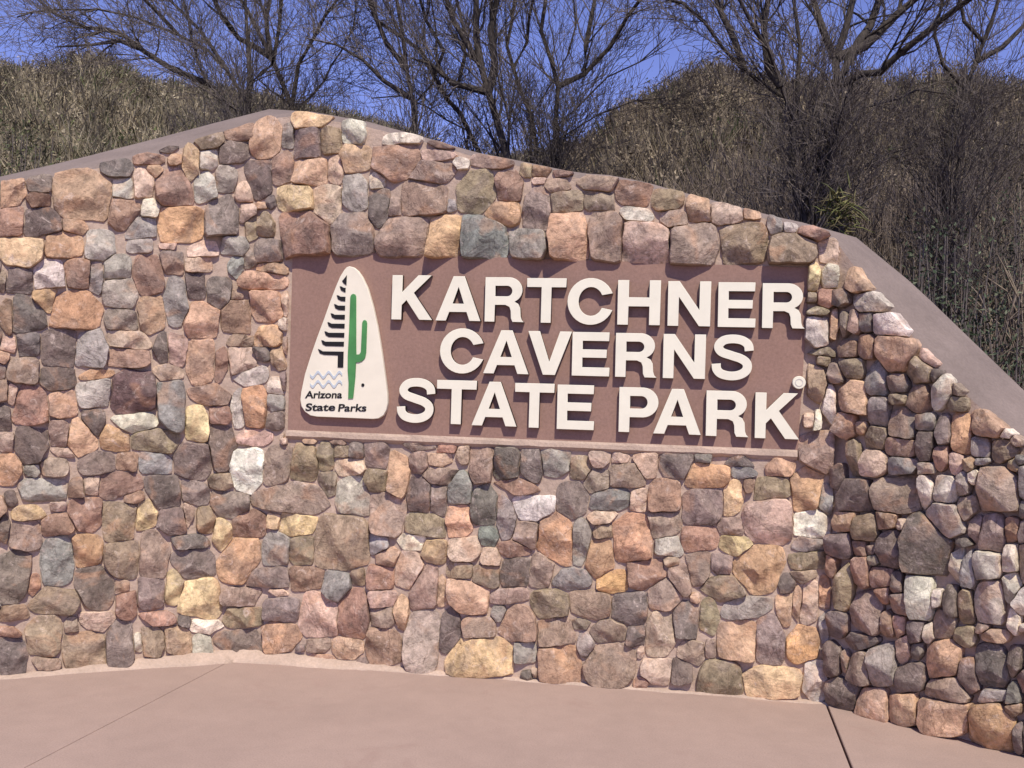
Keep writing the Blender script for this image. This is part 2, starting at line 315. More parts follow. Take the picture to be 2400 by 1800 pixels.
# ------------------------------------------------------------------ the stone list, read off the photograph
ZO = dict(A=(0, 600, .31646), B=(0, 1100, .31646), C=(650, 1000, .31646), D=(1250, 1050, .31646), E=(1850, 700, .24898), F=(1850, 1100, .24898),
          G=(1850, 1387, .24898), P=(0, 200, .27125), Q=(600, 200, .27125), R=(1200, 200, .27125), S=(1800, 400, .27125))
STONES = {
'P': "100 900 250 280 t;335 850 220 140 a;330 1000 210 110 b;710 960 500 450 t;1010 725 240 150 n;1060 890 190 170 l;1280 640 230 110 b;1460 530 150 100 a;"
     "1510 650 110 90 t;1650 660 150 330 t;1240 840 190 250 p;1340 740 120 110 t;1490 890 320 320 b;1810 470 230 180 e;2060 400 240 140 b;1800 640 170 160 l;"
     "2010 590 250 180 a;1770 890 180 240 l;1950 800 170 220 g;2110 950 150 200 p;90 1190 260 240 r;360 1190 340 250 d;640 1220 200 130 t;1070 1110 260 240 b;"
     "1300 1070 160 170 w;1230 1240 260 220 g;1550 1210 410 320 o;1920 1150 310 340 a;2130 1090 130 220 p;2170 1240 100 240 e;190 1440 390 240 y;540 1370 310 220 q;"
     "860 1390 230 240 l;1200 1380 200 130 g;1450 1395 180 60 p;1490 1530 200 190 a;1770 1430 250 150 p;1700 1550 220 170 p;2020 1390 230 180 g;2160 1500 100 160 a",
'Q': "30 810 240 330 d;100 480 240 340 t;285 430 110 200 g;480 305 330 140 y;440 520 240 260 a;660 500 180 220 e;840 410 200 190 l;1200 640 460 370 b;1280 480 310 110 w;"
     "1590 520 260 60 d;1580 610 310 90 p;1780 680 130 100 w;1540 770 410 190 c;2050 660 330 120 c;880 640 280 230 t;690 720 140 260 p;490 750 290 240 t;"
     "230 710 190 260 b;345 980 290 220 y;630 1030 240 330 p;860 930 230 320 g;1050 830 120 130 w;1070 1060 190 290 n;1460 980 510 340 c;1210 1060 120 150 c;"
     "1900 950 310 390 e;2190 880 200 240 b;2130 1110 290 190 o;450 1290 420 390 b;830 1280 370 350 a;1285 1310 470 370 c;1640 1300 330 370 o;1950 1310 400 420 v;"
     "1690 1050 90 110 s;90 1210 130 200 e;110 1430 220 200 a;160 1600 250 120 t",
'R': "220 1060 220 370 a;150 1370 300 240 g;250 740 170 100 e;450 770 240 60 b;390 870 230 140 c;240 830 110 60 p;710 850 360 140 c;490 1000 290 220 e;750 1010 290 190 c;"
     "1040 940 310 210 b;490 1300 330 400 t;805 1290 300 470 c;1080 1120 250 130 l;1160 1360 420 350 p;1340 1000 250 170 e;1400 1160 200 150 c;1570 1380 420 370 c;"
     "1620 1070 200 230 t;1850 1120 290 180 p;2070 1110 150 100 t;2010 1380 390 360 e",
'S': "60 470 130 150 g;190 500 120 90 l;210 690 420 280 e;390 550 260 110 b;590 710 300 210 p;385 910 110 260 Y;590 920 250 190 w;810 950 200 190 t;500 1110 180 150 r;"
     "370 1100 90 80 e;660 1110 150 140 n;920 1150 330 170 L;420 1220 190 70 e;420 1400 190 250 l;590 1360 130 330 t;480 1580 270 90 e;1080 1350 280 200 L",
'E': "570 260 80 320 a;650 230 110 200 c;770 230 110 190 n;580 470 180 200 b;760 450 160 220 b;1060 500 380 330 t;1260 660 240 260 e;1340 560 190 160 p;610 650 210 190 e;"
     "440 710 190 180 a;255 820 150 400 e;400 1010 180 410 l;245 1140 90 190 w;650 950 240 330 t;840 770 180 330 s;880 1050 180 280 g;1060 800 160 150 n;"
     "1060 950 130 90 e;1250 950 190 260 b;1480 860 170 370 l;1420 730 90 110 d;1610 990 160 150 e;1630 850 90 150 e;570 1190 190 290 r;1100 1170 250 270 a;1310 1160 160 160 g;"
     "1480 1240 120 290 a;1660 1290 200 420 o;1920 1190 360 250 t;2100 1270 120 90 w;1820 1390 170 200 g;340 1430 470 380 c;840 1310 210 200 e;710 1220 90 120 t;"
     "640 1480 130 340 e;1070 1400 260 170 b;1310 1400 150 280 d;1480 1490 130 230 r;1600 1540 120 220 p;2060 1430 210 200 e;830 1545 240 220 p;1110 1570 260 150 s;"
     "1330 1600 130 130 g;2150 1560 110 120 e;1740 1560 100 150 e",
'F': "150 200 290 410 o;480 80 150 230 d;380 310 200 290 s;650 260 310 310 d;1040 260 430 350 c;1330 200 130 380 l;1510 200 220 250 l;1680 130 110 230 g;1780 70 90 130 w;"
     "1990 210 390 420 c;1710 360 210 230 c;1520 460 350 310 g;1780 560 110 350 c;1950 600 220 430 a;2130 570 140 240 b;235 510 420 290 W;560 490 200 230 t;"
     "760 560 250 280 e;520 700 270 250 d;700 730 150 170 b;960 470 190 160 b;1090 510 80 100 p;970 750 240 330 d;1325 720 440 620 n;1600 900 130 380 l;1720 930 140 380 s;"
     "1900 880 270 280 l;2120 840 150 300 w;1680 690 150 90 n;190 710 320 150 g;190 870 340 250 e;420 900 120 210 r;550 1090 160 440 e;710 960 140 310 b;900 1020 200 210 b;"
     "830 840 100 110 v;930 1170 150 160 r;350 1160 150 330 o;190 1270 160 420 p;50 1270 110 350 t;130 990 220 150 c;770 1330 330 400 c;1080 1240 200 260 a;"
     "1060 1080 90 220 d;1265 1200 270 480 l;1430 1200 80 160 l;1570 1230 140 320 d;1680 1290 150 360 e;1920 1270 290 440 l;2120 1110 170 360 l;2160 1440 110 330 w;"
     "335 1470 120 340 g;480 1450 190 240 n;1490 1450 190 280 c;960 1440 130 220 b;1070 1490 110 260 t;1220 1530 150 270 n;1350 1530 100 180 l;1680 1560 180 190 e;"
     "1980 1550 260 130 t;1850 1480 130 90 c",
'G': "140 480 280 350 O;700 455 360 140 n;430 610 150 330 d;570 640 80 200 c;700 730 290 290 c;900 700 300 390 g;1110 520 140 340 p;1240 540 100 200 n;1490 620 330 360 t;"
     "1530 910 410 250 c;1170 800 280 310 d;1730 800 190 320 d;1925 700 310 400 n;2150 660 120 300 d;1950 960 240 120 g;2150 950 130 230 n;235 830 240 390 l;"
     "520 950 320 310 d;820 1040 290 330 t;1115 1070 270 310 t;1480 1140 490 340 t;1960 1270 460 470 o;2190 1330 90 320 d;2150 1090 120 150 b",
'A': "15 200 60 180 c;145 190 200 180 d;370 160 240 240 l;580 140 210 200 b;710 170 110 230 s;870 90 190 170 g;880 280 260 220 g;1100 150 220 280 b;1310 330 170 320 s;"
     "1440 210 150 200 d;1620 280 170 210 n;1750 80 110 160 s;1860 60 80 130 d;1970 160 340 160 t;1985 370 240 200 t;2130 370 80 180 p;1745 450 220 250 b;1500 480 230 260 t;"
     "1110 430 190 260 t;900 475 250 160 a;555 405 390 290 o;330 310 180 190 o;205 430 260 280 n;45 450 110 270 b;430 680 260 290 d;215 650 170 170 n;60 660 120 120 p;"
     "685 695 240 260 g;960 615 340 130 p;1190 680 110 200 d;1310 700 140 230 p;1480 780 190 330 t;1640 775 90 350 b;1790 790 190 270 p;1780 630 190 100 c;1990 610 190 160 o;"
     "1950 720 110 110 n;2070 760 100 160 t;2130 500 100 90 w;2130 680 60 180 c;175 850 230 180 c;430 910 270 170 d;700 875 260 80 o;940 765 280 140 b;1240 860 200 120 p;"
     "1000 1000 370 340 D;690 1020 270 190 l;1260 1100 240 340 s;1560 1030 290 160 b;1850 890 230 160 l;1765 1110 120 270 l;1885 1120 180 330 o;2050 970 120 130 w;"
     "2050 1080 120 130 g;2120 930 80 130 a;1455 1240 180 260 y;1620 1180 150 140 b;990 1235 330 150 l;470 1100 210 190 t;225 1110 250 280 r;80 1030 90 140 p;"
     "25 1190 100 210 d;690 1230 150 180 d;605 1340 210 280 t;440 1320 140 200 c;850 1355 210 180 o;1155 1365 360 180 e;1640 1420 200 340 d;1880 1340 240 120 p;"
     "2050 1220 130 120 a;235 1400 230 250 d;40 1380 110 160 p;70 1570 160 220 o;725 1530 250 170 a;940 1520 160 130 b;1145 1535 230 160 s;1435 1515 270 260 a;"
     "1835 1590 240 280 W;2060 1545 210 270 c;400 1560 190 120 c;240 1590 110 80 g;460 1450 190 70 p",
'B': "320 160 350 160 g;560 140 120 140 b;80 220 90 110 d;880 115 320 190 b;680 120 120 130 p;1215 170 250 260 d;1440 180 210 180 a;1630 90 170 120 e;1700 265 280 190 a;"
     "215 315 250 110 y;430 270 110 70 p;630 330 250 240 b;890 385 260 290 e;1000 210 140 90 b;1080 330 160 230 y;1290 380 230 220 a;1390 330 80 180 p;"
     "1530 365 130 180 e;1865 400 240 200 b;2030 380 100 110 y;430 410 240 150 b;25 430 90 340 d;190 490 220 190 c;430 675 220 350 s;650 605 200 230 o;905 670 250 270 c;"
     "1140 620 220 360 c;1400 530 260 100 n;1420 700 310 200 a;1640 490 130 260 y;1765 680 290 340 q;2050 590 190 250 g;95 800 300 360 a;250 860 90 150 r;700 880 290 330 d;"
     "415 970 400 180 e;1110 920 210 230 a;940 1000 170 230 r;900 870 100 110 c;1290 870 130 230 y;1480 960 320 280 y;2010 795 400 150 a;1790 935 310 140 c;2080 1040 270 160 a;"
     "1805 1090 300 140 e;2080 910 240 50 p;90 1060 220 110 b;70 1200 160 70 r;330 1245 240 290 e;530 1150 100 110 c;710 1120 260 140 p;620 1345 300 290 e;890 1290 200 340 a;"
     "1160 1100 320 100 r;1360 1120 100 80 n;1020 1280 60 120 w;1130 1270 170 190 e;1310 1270 180 200 t;1530 1160 220 100 w;1500 1310 130 160 l;1770 1285 360 170 d;"
     "2080 1240 250 210 o;95 1390 200 270 n;330 1430 220 90 c",
'C': "110 530 600 230 c;200 265 190 240 e;240 100 100 50 t;370 230 120 250 e;450 115 220 50 b;480 180 120 110 e;590 175 110 110 n;740 195 190 240 a;540 295 210 140 p;380 410 130 210 c;"
     "560 510 260 290 l;735 395 170 180 e;900 350 170 350 q;1020 130 320 90 a;1050 270 130 150 c;1200 245 160 100 p;1220 365 250 130 c;1260 160 140 70 r;1055 500 180 280 d;"
     "1200 540 130 210 a;1355 465 190 240 s;1340 700 180 260 q;1515 280 190 270 c;1695 265 190 240 n;1880 270 150 250 n;1380 200 100 130 p;1800 445 420 120 b;1530 575 190 280 n;"
     "1700 670 140 330 g;1910 600 290 180 L;2070 250 200 200 g;1840 805 170 190 c;1745 900 230 130 b;1570 810 130 140 v;1095 730 310 190 e;820 655 270 340 c;480 855 410 430 e;"
     "750 870 130 160 s;820 965 150 140 t;1000 845 220 130 w;1160 920 180 170 y;1380 900 220 180 p;190 915 170 210 e;150 725 260 170 y;195 1120 300 170 b;440 1175 210 230 s;"
     "770 1110 200 180 b;600 1110 100 120 e;980 1060 210 250 p;1110 1185 230 310 c;1220 1250 80 260 t;1425 1260 320 260 t;1360 1060 180 120 e;1545 1095 190 200 e;1590 970 140 150 p;"
     "1765 1075 210 200 d;1960 1050 170 260 c;1710 1250 290 110 c;315 1390 280 330 p;570 1390 230 370 b;780 1270 180 120 p;780 1420 170 150 c;920 1360 100 280 t;"
     "1090 1580 250 430 P;1285 1490 170 310 n;1485 1480 250 180 c;1640 1380 100 100 g;1790 1465 270 260 b;2020 1310 270 200 e;2060 1520 260 200 c;1495 1680 530 270 T;"
     "300 1620 180 110 c;530 1630 220 150 t;780 1620 240 300 b;1830 1660 160 150 g",
'D': "170 680 260 400 o;730 675 310 400 o;490 800 220 300 o;360 690 150 330 g;520 620 150 110 e;500 510 230 100 p;565 380 280 180 s;290 385 230 270 a;480 255 210 160 c;"
     "350 150 150 160 e;700 200 340 190 c;830 130 180 180 p;500 80 150 110 p;1050 115 240 200 a;1300 200 310 190 o;1250 440 290 270 a;970 350 240 230 b;780 390 120 160 p;"
     "970 565 240 180 c;1230 665 280 180 r;1480 375 140 240 y;1520 95 350 80 n;1560 185 190 90 s;1775 300 270 190 e;1830 150 190 130 t;1600 270 80 100 b;1740 525 370 370 p;"
     "1460 585 180 140 c;1500 715 250 150 y;1000 735 200 150 l;830 925 280 240 b;1100 970 190 210 c;1210 890 200 220 c;1390 855 150 140 a;1390 1040 310 170 e;1670 880 340 340 o;"
     "595 990 220 170 O;290 960 280 150 s;430 1160 290 200 c;720 1180 260 240 n;975 1080 260 230 c;1130 1270 190 260 n;940 1375 210 320 p;1300 1250 140 260 e;1580 1185 350 150 g;"
     "1510 1420 300 280 t;1740 1430 200 360 a;1880 1180 150 240 t;1880 1010 130 150 d;360 1300 130 70 c;560 1350 240 150 c;760 1395 140 150 n;390 1450 110 180 g;"
     "1180 1510 190 170 c;575 1600 340 270 c;190 1600 280 280 o;920 1650 220 180 p;1090 1650 150 170 d;1385 1697 300 260 e;1779 1713 420 220 Y",
}
PALETTE = dict(a=(126, 107, 102), b=(143, 107, 90), t=(182, 141, 112), o=(184, 136, 99), p=(190, 155, 138), g=(146, 134, 130), l=(184, 172, 162), w=(222, 205, 186),
               W=(236, 224, 214), y=(203, 170, 122), Y=(214, 182, 134), d=(103, 86, 83), D=(86, 62, 66), e=(140, 119, 95), n=(104, 93, 90), r=(154, 110, 93), s=(132, 127, 127),
               v=(108, 117, 110), c=(146, 120, 106), q=(200, 148, 114), O=(198, 144, 88), P=(170, 146, 138), L=(206, 194, 188), T=(206, 166, 118))
seeds = []
for k, s in STONES.items():
    ox, oy, sc = ZO[k]
    for e in s.split(';'):
        x, y, w_, h_, c = e.split()
        x, y, w_, h_ = ox + float(x) * sc, oy + float(y) * sc, float(w_) * sc / 2, float(h_) * sc / 2
        if any(((x - q[0]) / (w_ + q[2])) ** 2 + ((y - q[1]) / (h_ + q[3])) ** 2 < .11 for q in seeds): continue
        seeds.append((x, y, w_, h_, c))
base_px = [project(f['a']) for f in FACETS] + [project(FACETS[2]['b'])]
BASE = np.array([base_px[0], base_px[1], base_px[2], base_px[3]], float)
def base_y(x): return float(np.interp(x, BASE[:, 0], BASE[:, 1]))
PTOP = np.array([(600, 600), (684, 602), (1250, 611), (1600, 626), (1760, 622), (1893, 622), (2000, 622)], float)
PBOT = np.array([(600, 1022), (676, 1026), (1350, 1053), (1869, 1070), (2000, 1075)], float)
def in_panel(x, y):
    if y < np.interp(x, PTOP[:, 0], PTOP[:, 1]) or y > np.interp(x, PBOT[:, 0], PBOT[:, 1]): return False
    xl = 681 - (y - 600) * .029; xr = 1893 - (y - 620) * .058
    return xl < x < xr
def allowed(x, y, k):
    return (facet_of(x, y) == 2) == (k == 2) and top_y(x) - 4 < y < base_y(x) + 3 and not in_panel(x, y) and base_px[0][0] < x < base_px[3][0]
PEXP = 3.0
def dist_all(x, y, S):
    return ((np.abs(x - S[:, 0]) / S[:, 2]) ** PEXP + (np.abs(y - S[:, 1]) / S[:, 3]) ** PEXP) ** (1 / PEXP)
# small stones wedged where the list leaves holes, and the courses outside the frame
rr = random.Random(5)
S = np.array([q[:4] for q in seeds])
for it, (smin, smax, thr, n) in enumerate([(30, 46, 1.7, 1600), (20, 30, 1.45, 2600), (9, 17, 1.27, 6000)]):
    for _ in range(n):
        x = rr.uniform(base_px[0][0] + 10, base_px[3][0] - 10); y = rr.uniform(250, 2100)
        if not (top_y(x) + 6 < y < base_y(x) - 6) or in_panel(x, y): continue
        if in_panel(x + 12, y) or in_panel(x - 12, y) or in_panel(x, y - 10): continue
        d = dist_all(x, y, S).min()
        if d < thr: continue
        r_ = rr.uniform(smin, smax); asp = rr.uniform(.75, 1.35)
        seeds.append((x, y, r_ * asp, r_ / asp, rr.choice('aabbttppggleecccnd')))
        S = np.vstack([S, seeds[-1][:4]])
S = np.array([q[:4] for q in seeds])
SF = [facet_of(q[0], q[1]) for q in seeds]

NA = 36
ANG = np.linspace(0, 2 * math.pi, NA, endpoint=False)
def extent(hw, hh, ca, sa, p=4.0):
    return 1 / ((abs(ca) / hw) ** p + (abs(sa) / hh) ** p) ** (1 / p)
def gradient(hw, hh, dx, dy, p=3.2):
    g = np.array([math.copysign((abs(dx) / hw) ** (p - 1) / hw, dx), math.copysign((abs(dy) / hh) ** (p - 1) / hh, dy)])
    return g / max(1e-9, np.linalg.norm(g))
def cell(i):
    """convex stone outline: the joint with each neighbour is a straight line between the two stones"""
    x0, y0, hw, hh, c = seeds[i]; k = SF[i]
    reach = max(hw, hh) * 1.4; lines = []
    for j in range(len(seeds)):
        if j == i: continue
        x1, y1, w1, h1 = S[j]
        if abs(x1 - x0) > hw * 1.4 + w1 * 1.4 + 8 or abs(y1 - y0) > hh * 1.4 + h1 * 1.4 + 8: continue
        dx, dy = x1 - x0, y1 - y0; D = math.hypot(dx, dy); ca, sa = dx / D, dy / D
        ea, eb = extent(hw, hh, ca, sa), extent(w1, h1, ca, sa)
        q = D * ea / (ea + eb)
        g = gradient(hw, hh, dx, dy) - gradient(w1, h1, -dx, -dy)
        an = math.atan2(g[1], g[0]) + .13 * math.sin((min(i, j) * 7.13 + max(i, j) * 3.71))
        m = (math.cos(an), math.sin(an))
        lines.append((q * ca * m[0] + q * sa * m[1], m[0], m[1]))
    rnd = random.Random(i + 900)
    for _ in range(2):                              # a knocked-off corner or two
        an = rnd.uniform(0, 6.283); m = (math.cos(an), math.sin(an))
        lines.append((extent(hw, hh, *m, 2.0) * rnd.uniform(1.1, 1.35), m[0], m[1]))
    out = []
    for a in ANG:
        ca, sa = math.cos(a), math.sin(a); r = 1.27 * extent(hw, hh, ca, sa, 3.6)
        for (d, mx, my) in lines:
            q = ca * mx + sa * my
            if q > 1e-3 and d > 0: r = min(r, d / q)
        rs = np.linspace(.15, 1, 30) * r; rr_ = rs[0]
        for q in rs:
            if not allowed(x0 + q * ca, y0 + q * sa, k): break
            rr_ = q
        out.append(rr_)
    out = np.array(out)
    return .86 * out + .07 * np.roll(out, 1) + .07 * np.roll(out, -1)

def stone_mesh(i, radii):
    x0, y0, hw, hh, c = seeds[i]; k = SF[i]; f = FACETS[k]; rnd = random.Random(i * 13 + 1)
    c0 = to_facet(x0, y0, k); t, n = f['t'], f['n']; z = Vector((0, 0, 1))
    uv, bend = [], []
    for a, r in zip(ANG, radii):
        xx, yy = x0 + r * math.cos(a), y0 + r * math.sin(a)
        p = to_facet(xx, yy, facet_of(xx, yy) if k < 2 else 2) - c0; bend.append(p.dot(n))
        uv.append((p.dot(t), p.z))
    uv = np.array(uv); L = np.hypot(uv[:, 0], uv[:, 1])
    gap = (.0024 if k < 2 else .0024)
    uv *= (np.maximum(L - gap, L * .72) / np.maximum(L, 1e-6))[:, None]
    size = float(np.median(L))
    H = (.026 + .115 * size) * rnd.uniform(.7, 1.35)
    if k == 2: H = H * 1.3 + .016
    bottom = y0 + hh
    if 650 < x0 < 1960 and 560 < bottom < 650: H = max(H, .07) * rnd.uniform(1.0, 1.3)
    if 1880 < x0 < 1990 and 620 < y0 < 1060: H = max(H, .06) * 1.15
    H = min(H, .12) * (1.05 if k < 2 else 1.25)
    tu, tv = rnd.uniform(-.26, .26), rnd.uniform(-.26, .22)
    ph = [rnd.uniform(0, 6.28) for _ in range(6)]
    # chipped planes: the face is the lowest of a few tilted planes
    planes = [(rnd.uniform(-.6, .6), rnd.uniform(-.6, .6), rnd.uniform(.04, .24) * size) for _ in range(4)]
    rings = [(1.0, -.03, 0), (1.0, .62, 0), (.985, .86, 0), (.95, .975, 1), (.80, 1.0, 1), (.60, 1.01, 1), (.40, 1.015, 1), (.20, 1.02, 1)]
    verts, faces = [], []
    for (s, hz, tilt) in rings:
        for j in range(NA):
            u, v = uv[j] * s
            wob = 1 + .018 * math.sin(3 * ANG[j] + ph[0]) + .022 * math.sin(7 * ANG[j] + ph[1] + s * 3)
            u, v = u * wob, v * wob
            h = -.03 if hz < 0 else H * hz
            if hz > 0.2:
                e = min(1, (hz - .2) / .6)
                h += e * (tu * u + tv * v) + e * H * .10 * math.sin(u / max(size, .02) * 2.3 + ph[2]) * math.sin(v / max(size, .02) * 2.6 + ph[3])
                for (pa, pb, pc) in planes:
                    h = min(h, H * hz * 1.0 + e * (pa * u + pb * v) + pc * e)
                h = max(h, .006 + .004 * hz)
            q = t * u + z * v + n * (h + bend[j] * s)
            verts.append(q)
    cen = sum(verts[-NA:], Vector((0, 0, 0))) / NA; verts.append(cen)
    for r_ in range(len(rings) - 1):
        for j in range(NA):
            a, b = r_ * NA + j, r_ * NA + (j + 1) % NA
            faces.append((a, a + NA, b + NA, b))
    o = (len(rings) - 1) * NA
    for j in range(NA): faces.append((o + j, len(verts) - 1, o + (j + 1) % NA))
    mix_ = .22 if c in 'WwL' else .16
    base = lin(tuple(v * (1 - mix_) + g_ * mix_ for v, g_ in zip(PALETTE[c], (154, 126, 109))), 1.28); kk = rnd.uniform(.86, 1.12); m_ = sum(base) / 3
    sat = .80
    colr = tuple(max(.01, (m_ + (v - m_) * sat) * kk * g_ * rnd.uniform(.96, 1.04)) for v, g_ in zip(base, (.985, 1.0, .895)))
    return c0, verts, faces, colr, (rnd.uniform(-9, 9), rnd.uniform(-9, 9), rnd.uniform(-9, 9))

def finish(name, verts, faces, cols, rnds, mat):
    me = bpy.data.meshes.new(name); me.from_pydata([tuple(v) for v in verts], [], faces)
    a = me.attributes.new('Col', 'FLOAT_COLOR', 'POINT'); a.data.foreach_set('color', np.array(cols, dtype=np.float32).ravel())
    if rnds is not None:
        b = me.attributes.new('rnd', 'FLOAT_VECTOR', 'POINT'); b.data.foreach_set('vector', np.array(rnds, dtype=np.float32).ravel())
    me.materials.append(mat); smooth(me)
    if mat is M_STONE: me.set_sharp_from_angle(angle=math.radians(34))
    return me

WALL = empty('stone_wall', PC.copy())
tag(WALL, 'angled fieldstone sign wall of mixed brown, purple and tan stones set in mortar', 'wall')
def build_stones():
    cells = []
    for i in range(len(seeds)):
        r = cell(i)
        if r.mean() < 4: continue
        vis = -20 < seeds[i][0] < 2420
        cells.append((float((r ** 2).mean()) * (1 if vis else .0001), i, r))
    cells.sort(key=lambda q: -q[0])
    V, Fc, Cc, Rr = [], [], [], []
    for n_, (ar, i, r) in enumerate(cells):
        c0, vv, ff, colr, rn = stone_mesh(i, r)
        if n_ < 300:
            me = finish('stone', vv, ff, [(*colr, 1)] * len(vv), [rn] * len(vv), M_STONE)
            o = link('stone', me, None, WALL, c0)
        else:
            b0 = len(V); V += [v + c0 - WALL.location for v in vv]; Fc += [tuple(b0 + q for q in f_) for f_ in ff]
            Cc += [(*colr, 1)] * len(vv); Rr += [rn] * len(vv)
    me = finish('small_stones', V, Fc, Cc, Rr, M_STONE)
    o = link('small_stones', me, None, WALL, WALL.location.copy()); o['kind'] = 'stuff'
    print('stones', len(cells))
build_stones()

# ------------------------------------------------------------------ wall body (mortar) and coping
def build_body():
    T = .55
    pts = []                                   # (front base xy, facet index, px x)
    for k, f in enumerate(FACETS):
        n = 14 if k != 1 else 26
        for i in range(n + (1 if k == 2 else 0)):
            pts.append((f['a'].lerp(f['b'], i / n), k))
    front_top, back = [], []
    # front top edge: walk along the foot of the wall, lift until the projected point meets the edge line
    def lift(p, fn):
        lo, hi = .15, 5.0
        for _ in range(40):
            m = (lo + hi) / 2; q = project(Vector((p.x, p.y, m)))
            if q[1] > fn(q[0]): lo = m
            else: hi = m
        return (lo + hi) / 2
    bisect = []
    for i, (p, k) in enumerate(pts):
        n = FACETS[k]['n']; w_ = 1.0
        if i > 0 and pts[i - 1][1] != k:
            n2 = FACETS[pts[i - 1][1]]['n']; b = (n + n2).normalized(); w_ = 1 / b.dot(n); n = b
        bisect.append(n * w_)
    V = []; rows = []
    for (p, k), n in zip(pts, bisect):
        zt = lift(p, top_y); pb = p - n * T; zb = lift(pb, sky_y)
        zb = max(zb, zt - .05)
        pm = p - n * .03; pm.z = 0
        # profile: foot, front top (rounded), coping back edge, back foot
        prof = [Vector((p.x, p.y, -.2)), Vector((p.x, p.y, zt - .02)), Vector((pm.x, pm.y, zt + .012)), Vector((pb.x, pb.y, zb)), Vector((pb.x, pb.y, -.2))]
        rows.append(prof)
    org = WALL.location
    def strip(name, idx, mat, caps=False, sub=1):
        bm = bmesh.new(); g = []
        for prof in rows: g.append([bm.verts.new(prof[i] - org) for i in idx])
        for a, b in zip(g, g[1:]):
            for j in range(len(idx) - 1): bm.faces.new((a[j], b[j], b[j + 1], a[j + 1]))
        if caps:
            pass
        bmesh.ops.recalc_face_normals(bm, faces=bm.faces)
        me = bpy.data.meshes.new(name); bm.to_mesh(me); bm.free()
        return link(name, me, mat, WALL, org.copy())
    # closed core: all faces
    bm = bmesh.new(); g = [[bm.verts.new(q - org) for q in prof] for prof in rows]
    for a, b in zip(g, g[1:]):
        for j in range(4):
            if j in (1, 2): continue
            bm.faces.new((a[j], b[j], b[j + 1], a[j + 1]))
    bm.faces.new(g[0]); bm.faces.new(g[-1][::-1])
    bmesh.ops.recalc_face_normals(bm, faces=bm.faces)
    me = bpy.data.meshes.new('mortar_core'); bm.to_mesh(me); bm.free()
    link('mortar_core', me, M_MORTAR, WALL, org.copy())
    o = strip('coping', (1, 2, 3), M_COPING)
    smooth(o.data)
build_body()

# ------------------------------------------------------------------ the sign
f1 = FACETS[1]; TT, NN, ZZ = f1['t'], f1['n'], Vector((0, 0, 1))
PT = .012                                           # panel stands this far in front of the mortar
SIGN = empty('park_sign', to_facet(1280, 1034, 1))
tag(SIGN, 'brown sign panel with raised cream letters reading KARTCHNER CAVERNS STATE PARK and triangular emblem', 'sign')
def sp(x, y, off): return to_facet(x, y, 1, off)
def plate(name, px, z0, z1, mat, parent, bev=0.0):
    bm = bmesh.new(); org = SIGN.location
    fr = [bm.verts.new(sp(x, y, 0) + NN * z1 - org) for x, y in px]; bk = [bm.verts.new(sp(x, y, 0) + NN * z0 - org) for x, y in px]
    top = bm.faces.new(fr); bm.faces.new(bk[::-1]); n = len(px)
    for i in range(n): bm.faces.new((bk[i], bk[(i + 1) % n], fr[(i + 1) % n], fr[i]))
    bmesh.ops.recalc_face_normals(bm, faces=bm.faces)
    if bev: bmesh.ops.bevel(bm, geom=list(top.edges), offset=bev, segments=2, affect='EDGES')
    me = bpy.data.meshes.new(name); bm.to_mesh(me); bm.free()
    return link(name, me, mat, parent, org.copy())
plate('panel', PAN, -.01, PT, M_PANEL, SIGN)
def curve_mesh(name, splines, depth, bevel, origin, mat, parent, off, grow_=0.0):
    """2D outlines (u right, v up, metres) -> solid on the panel"""
    cu = bpy.data.curves.new(name, 'CURVE'); cu.dimensions = '2D'; cu.fill_mode = 'BOTH'
    for pts in splines:
        s = cu.splines.new('POLY'); s.points.add(len(pts) - 1); s.use_cyclic_u = True
        for q, (u, v) in zip(s.points, pts): q.co = (u, v, 0, 1)
    cu.extrude = depth / 2 - bevel; cu.bevel_depth = bevel; cu.bevel_resolution = 1; cu.offset = -bevel + grow_
    return from_curve(name, cu, depth, origin, mat, parent, off)
def from_curve(name, cu, depth, origin, mat, parent, off):
    ob = bpy.data.objects.new('tmp', cu); COL.objects.link(ob)
    bpy.context.view_layer.update()
    me = bpy.data.meshes.new_from_object(ob.evaluated_get(bpy.context.evaluated_depsgraph_get()))
    bpy.data.objects.remove(ob); bpy.data.curves.remove(cu)
    M = Matrix(((TT.x, 0, NN.x, 0), (TT.y, 0, NN.y, 0), (TT.z, 1, NN.z, 0), (0, 0, 0, 1)))
    me.transform(M); me.name = name; me.materials.clear()
    return link(name, me, mat, parent, origin + NN * (off + depth / 2))
def arc(cx, cy, rx, ry, a0, a1, n=14):
    return [(cx + rx * math.cos(math.radians(a0 + (a1 - a0) * i / n)), cy + ry * math.sin(math.radians(a0 + (a1 - a0) * i / n))) for i in range(n + 1)]
def s_glyph():
    c = [(.80, .665), (.77, .80), (.64, .895), (.44, .925), (.24, .885), (.135, .755), (.20, .625), (.42, .545), (.63, .475), (.755, .37), (.75, .22), (.62, .115),
         (.42, .078), (.21, .12), (.11, .22), (.09, .345)]
    P = []
    q = [c[0]] + c + [c[-1]]
    for i in range(1, len(q) - 2):
        for s in range(5):
            t = s / 5; a, b, d, e = [np.array(v) for v in q[i - 1:i + 3]]
            P.append(.5 * ((2 * b) + (-a + d) * t + (2 * a - 5 * b + 4 * d - e) * t * t + (-a + 3 * b - 3 * d + e) * t ** 3))
    P.append(np.array(c[-1])); P = np.array(P); T = np.gradient(P, axis=0); T /= np.linalg.norm(T, axis=1)[:, None]
    Nn = np.stack([-T[:, 1], T[:, 0]], 1); hw = .092
    L = P + Nn * hw; R = P - Nn * hw
    return [[tuple(v) for v in L] + [tuple(v) for v in R[::-1]]]
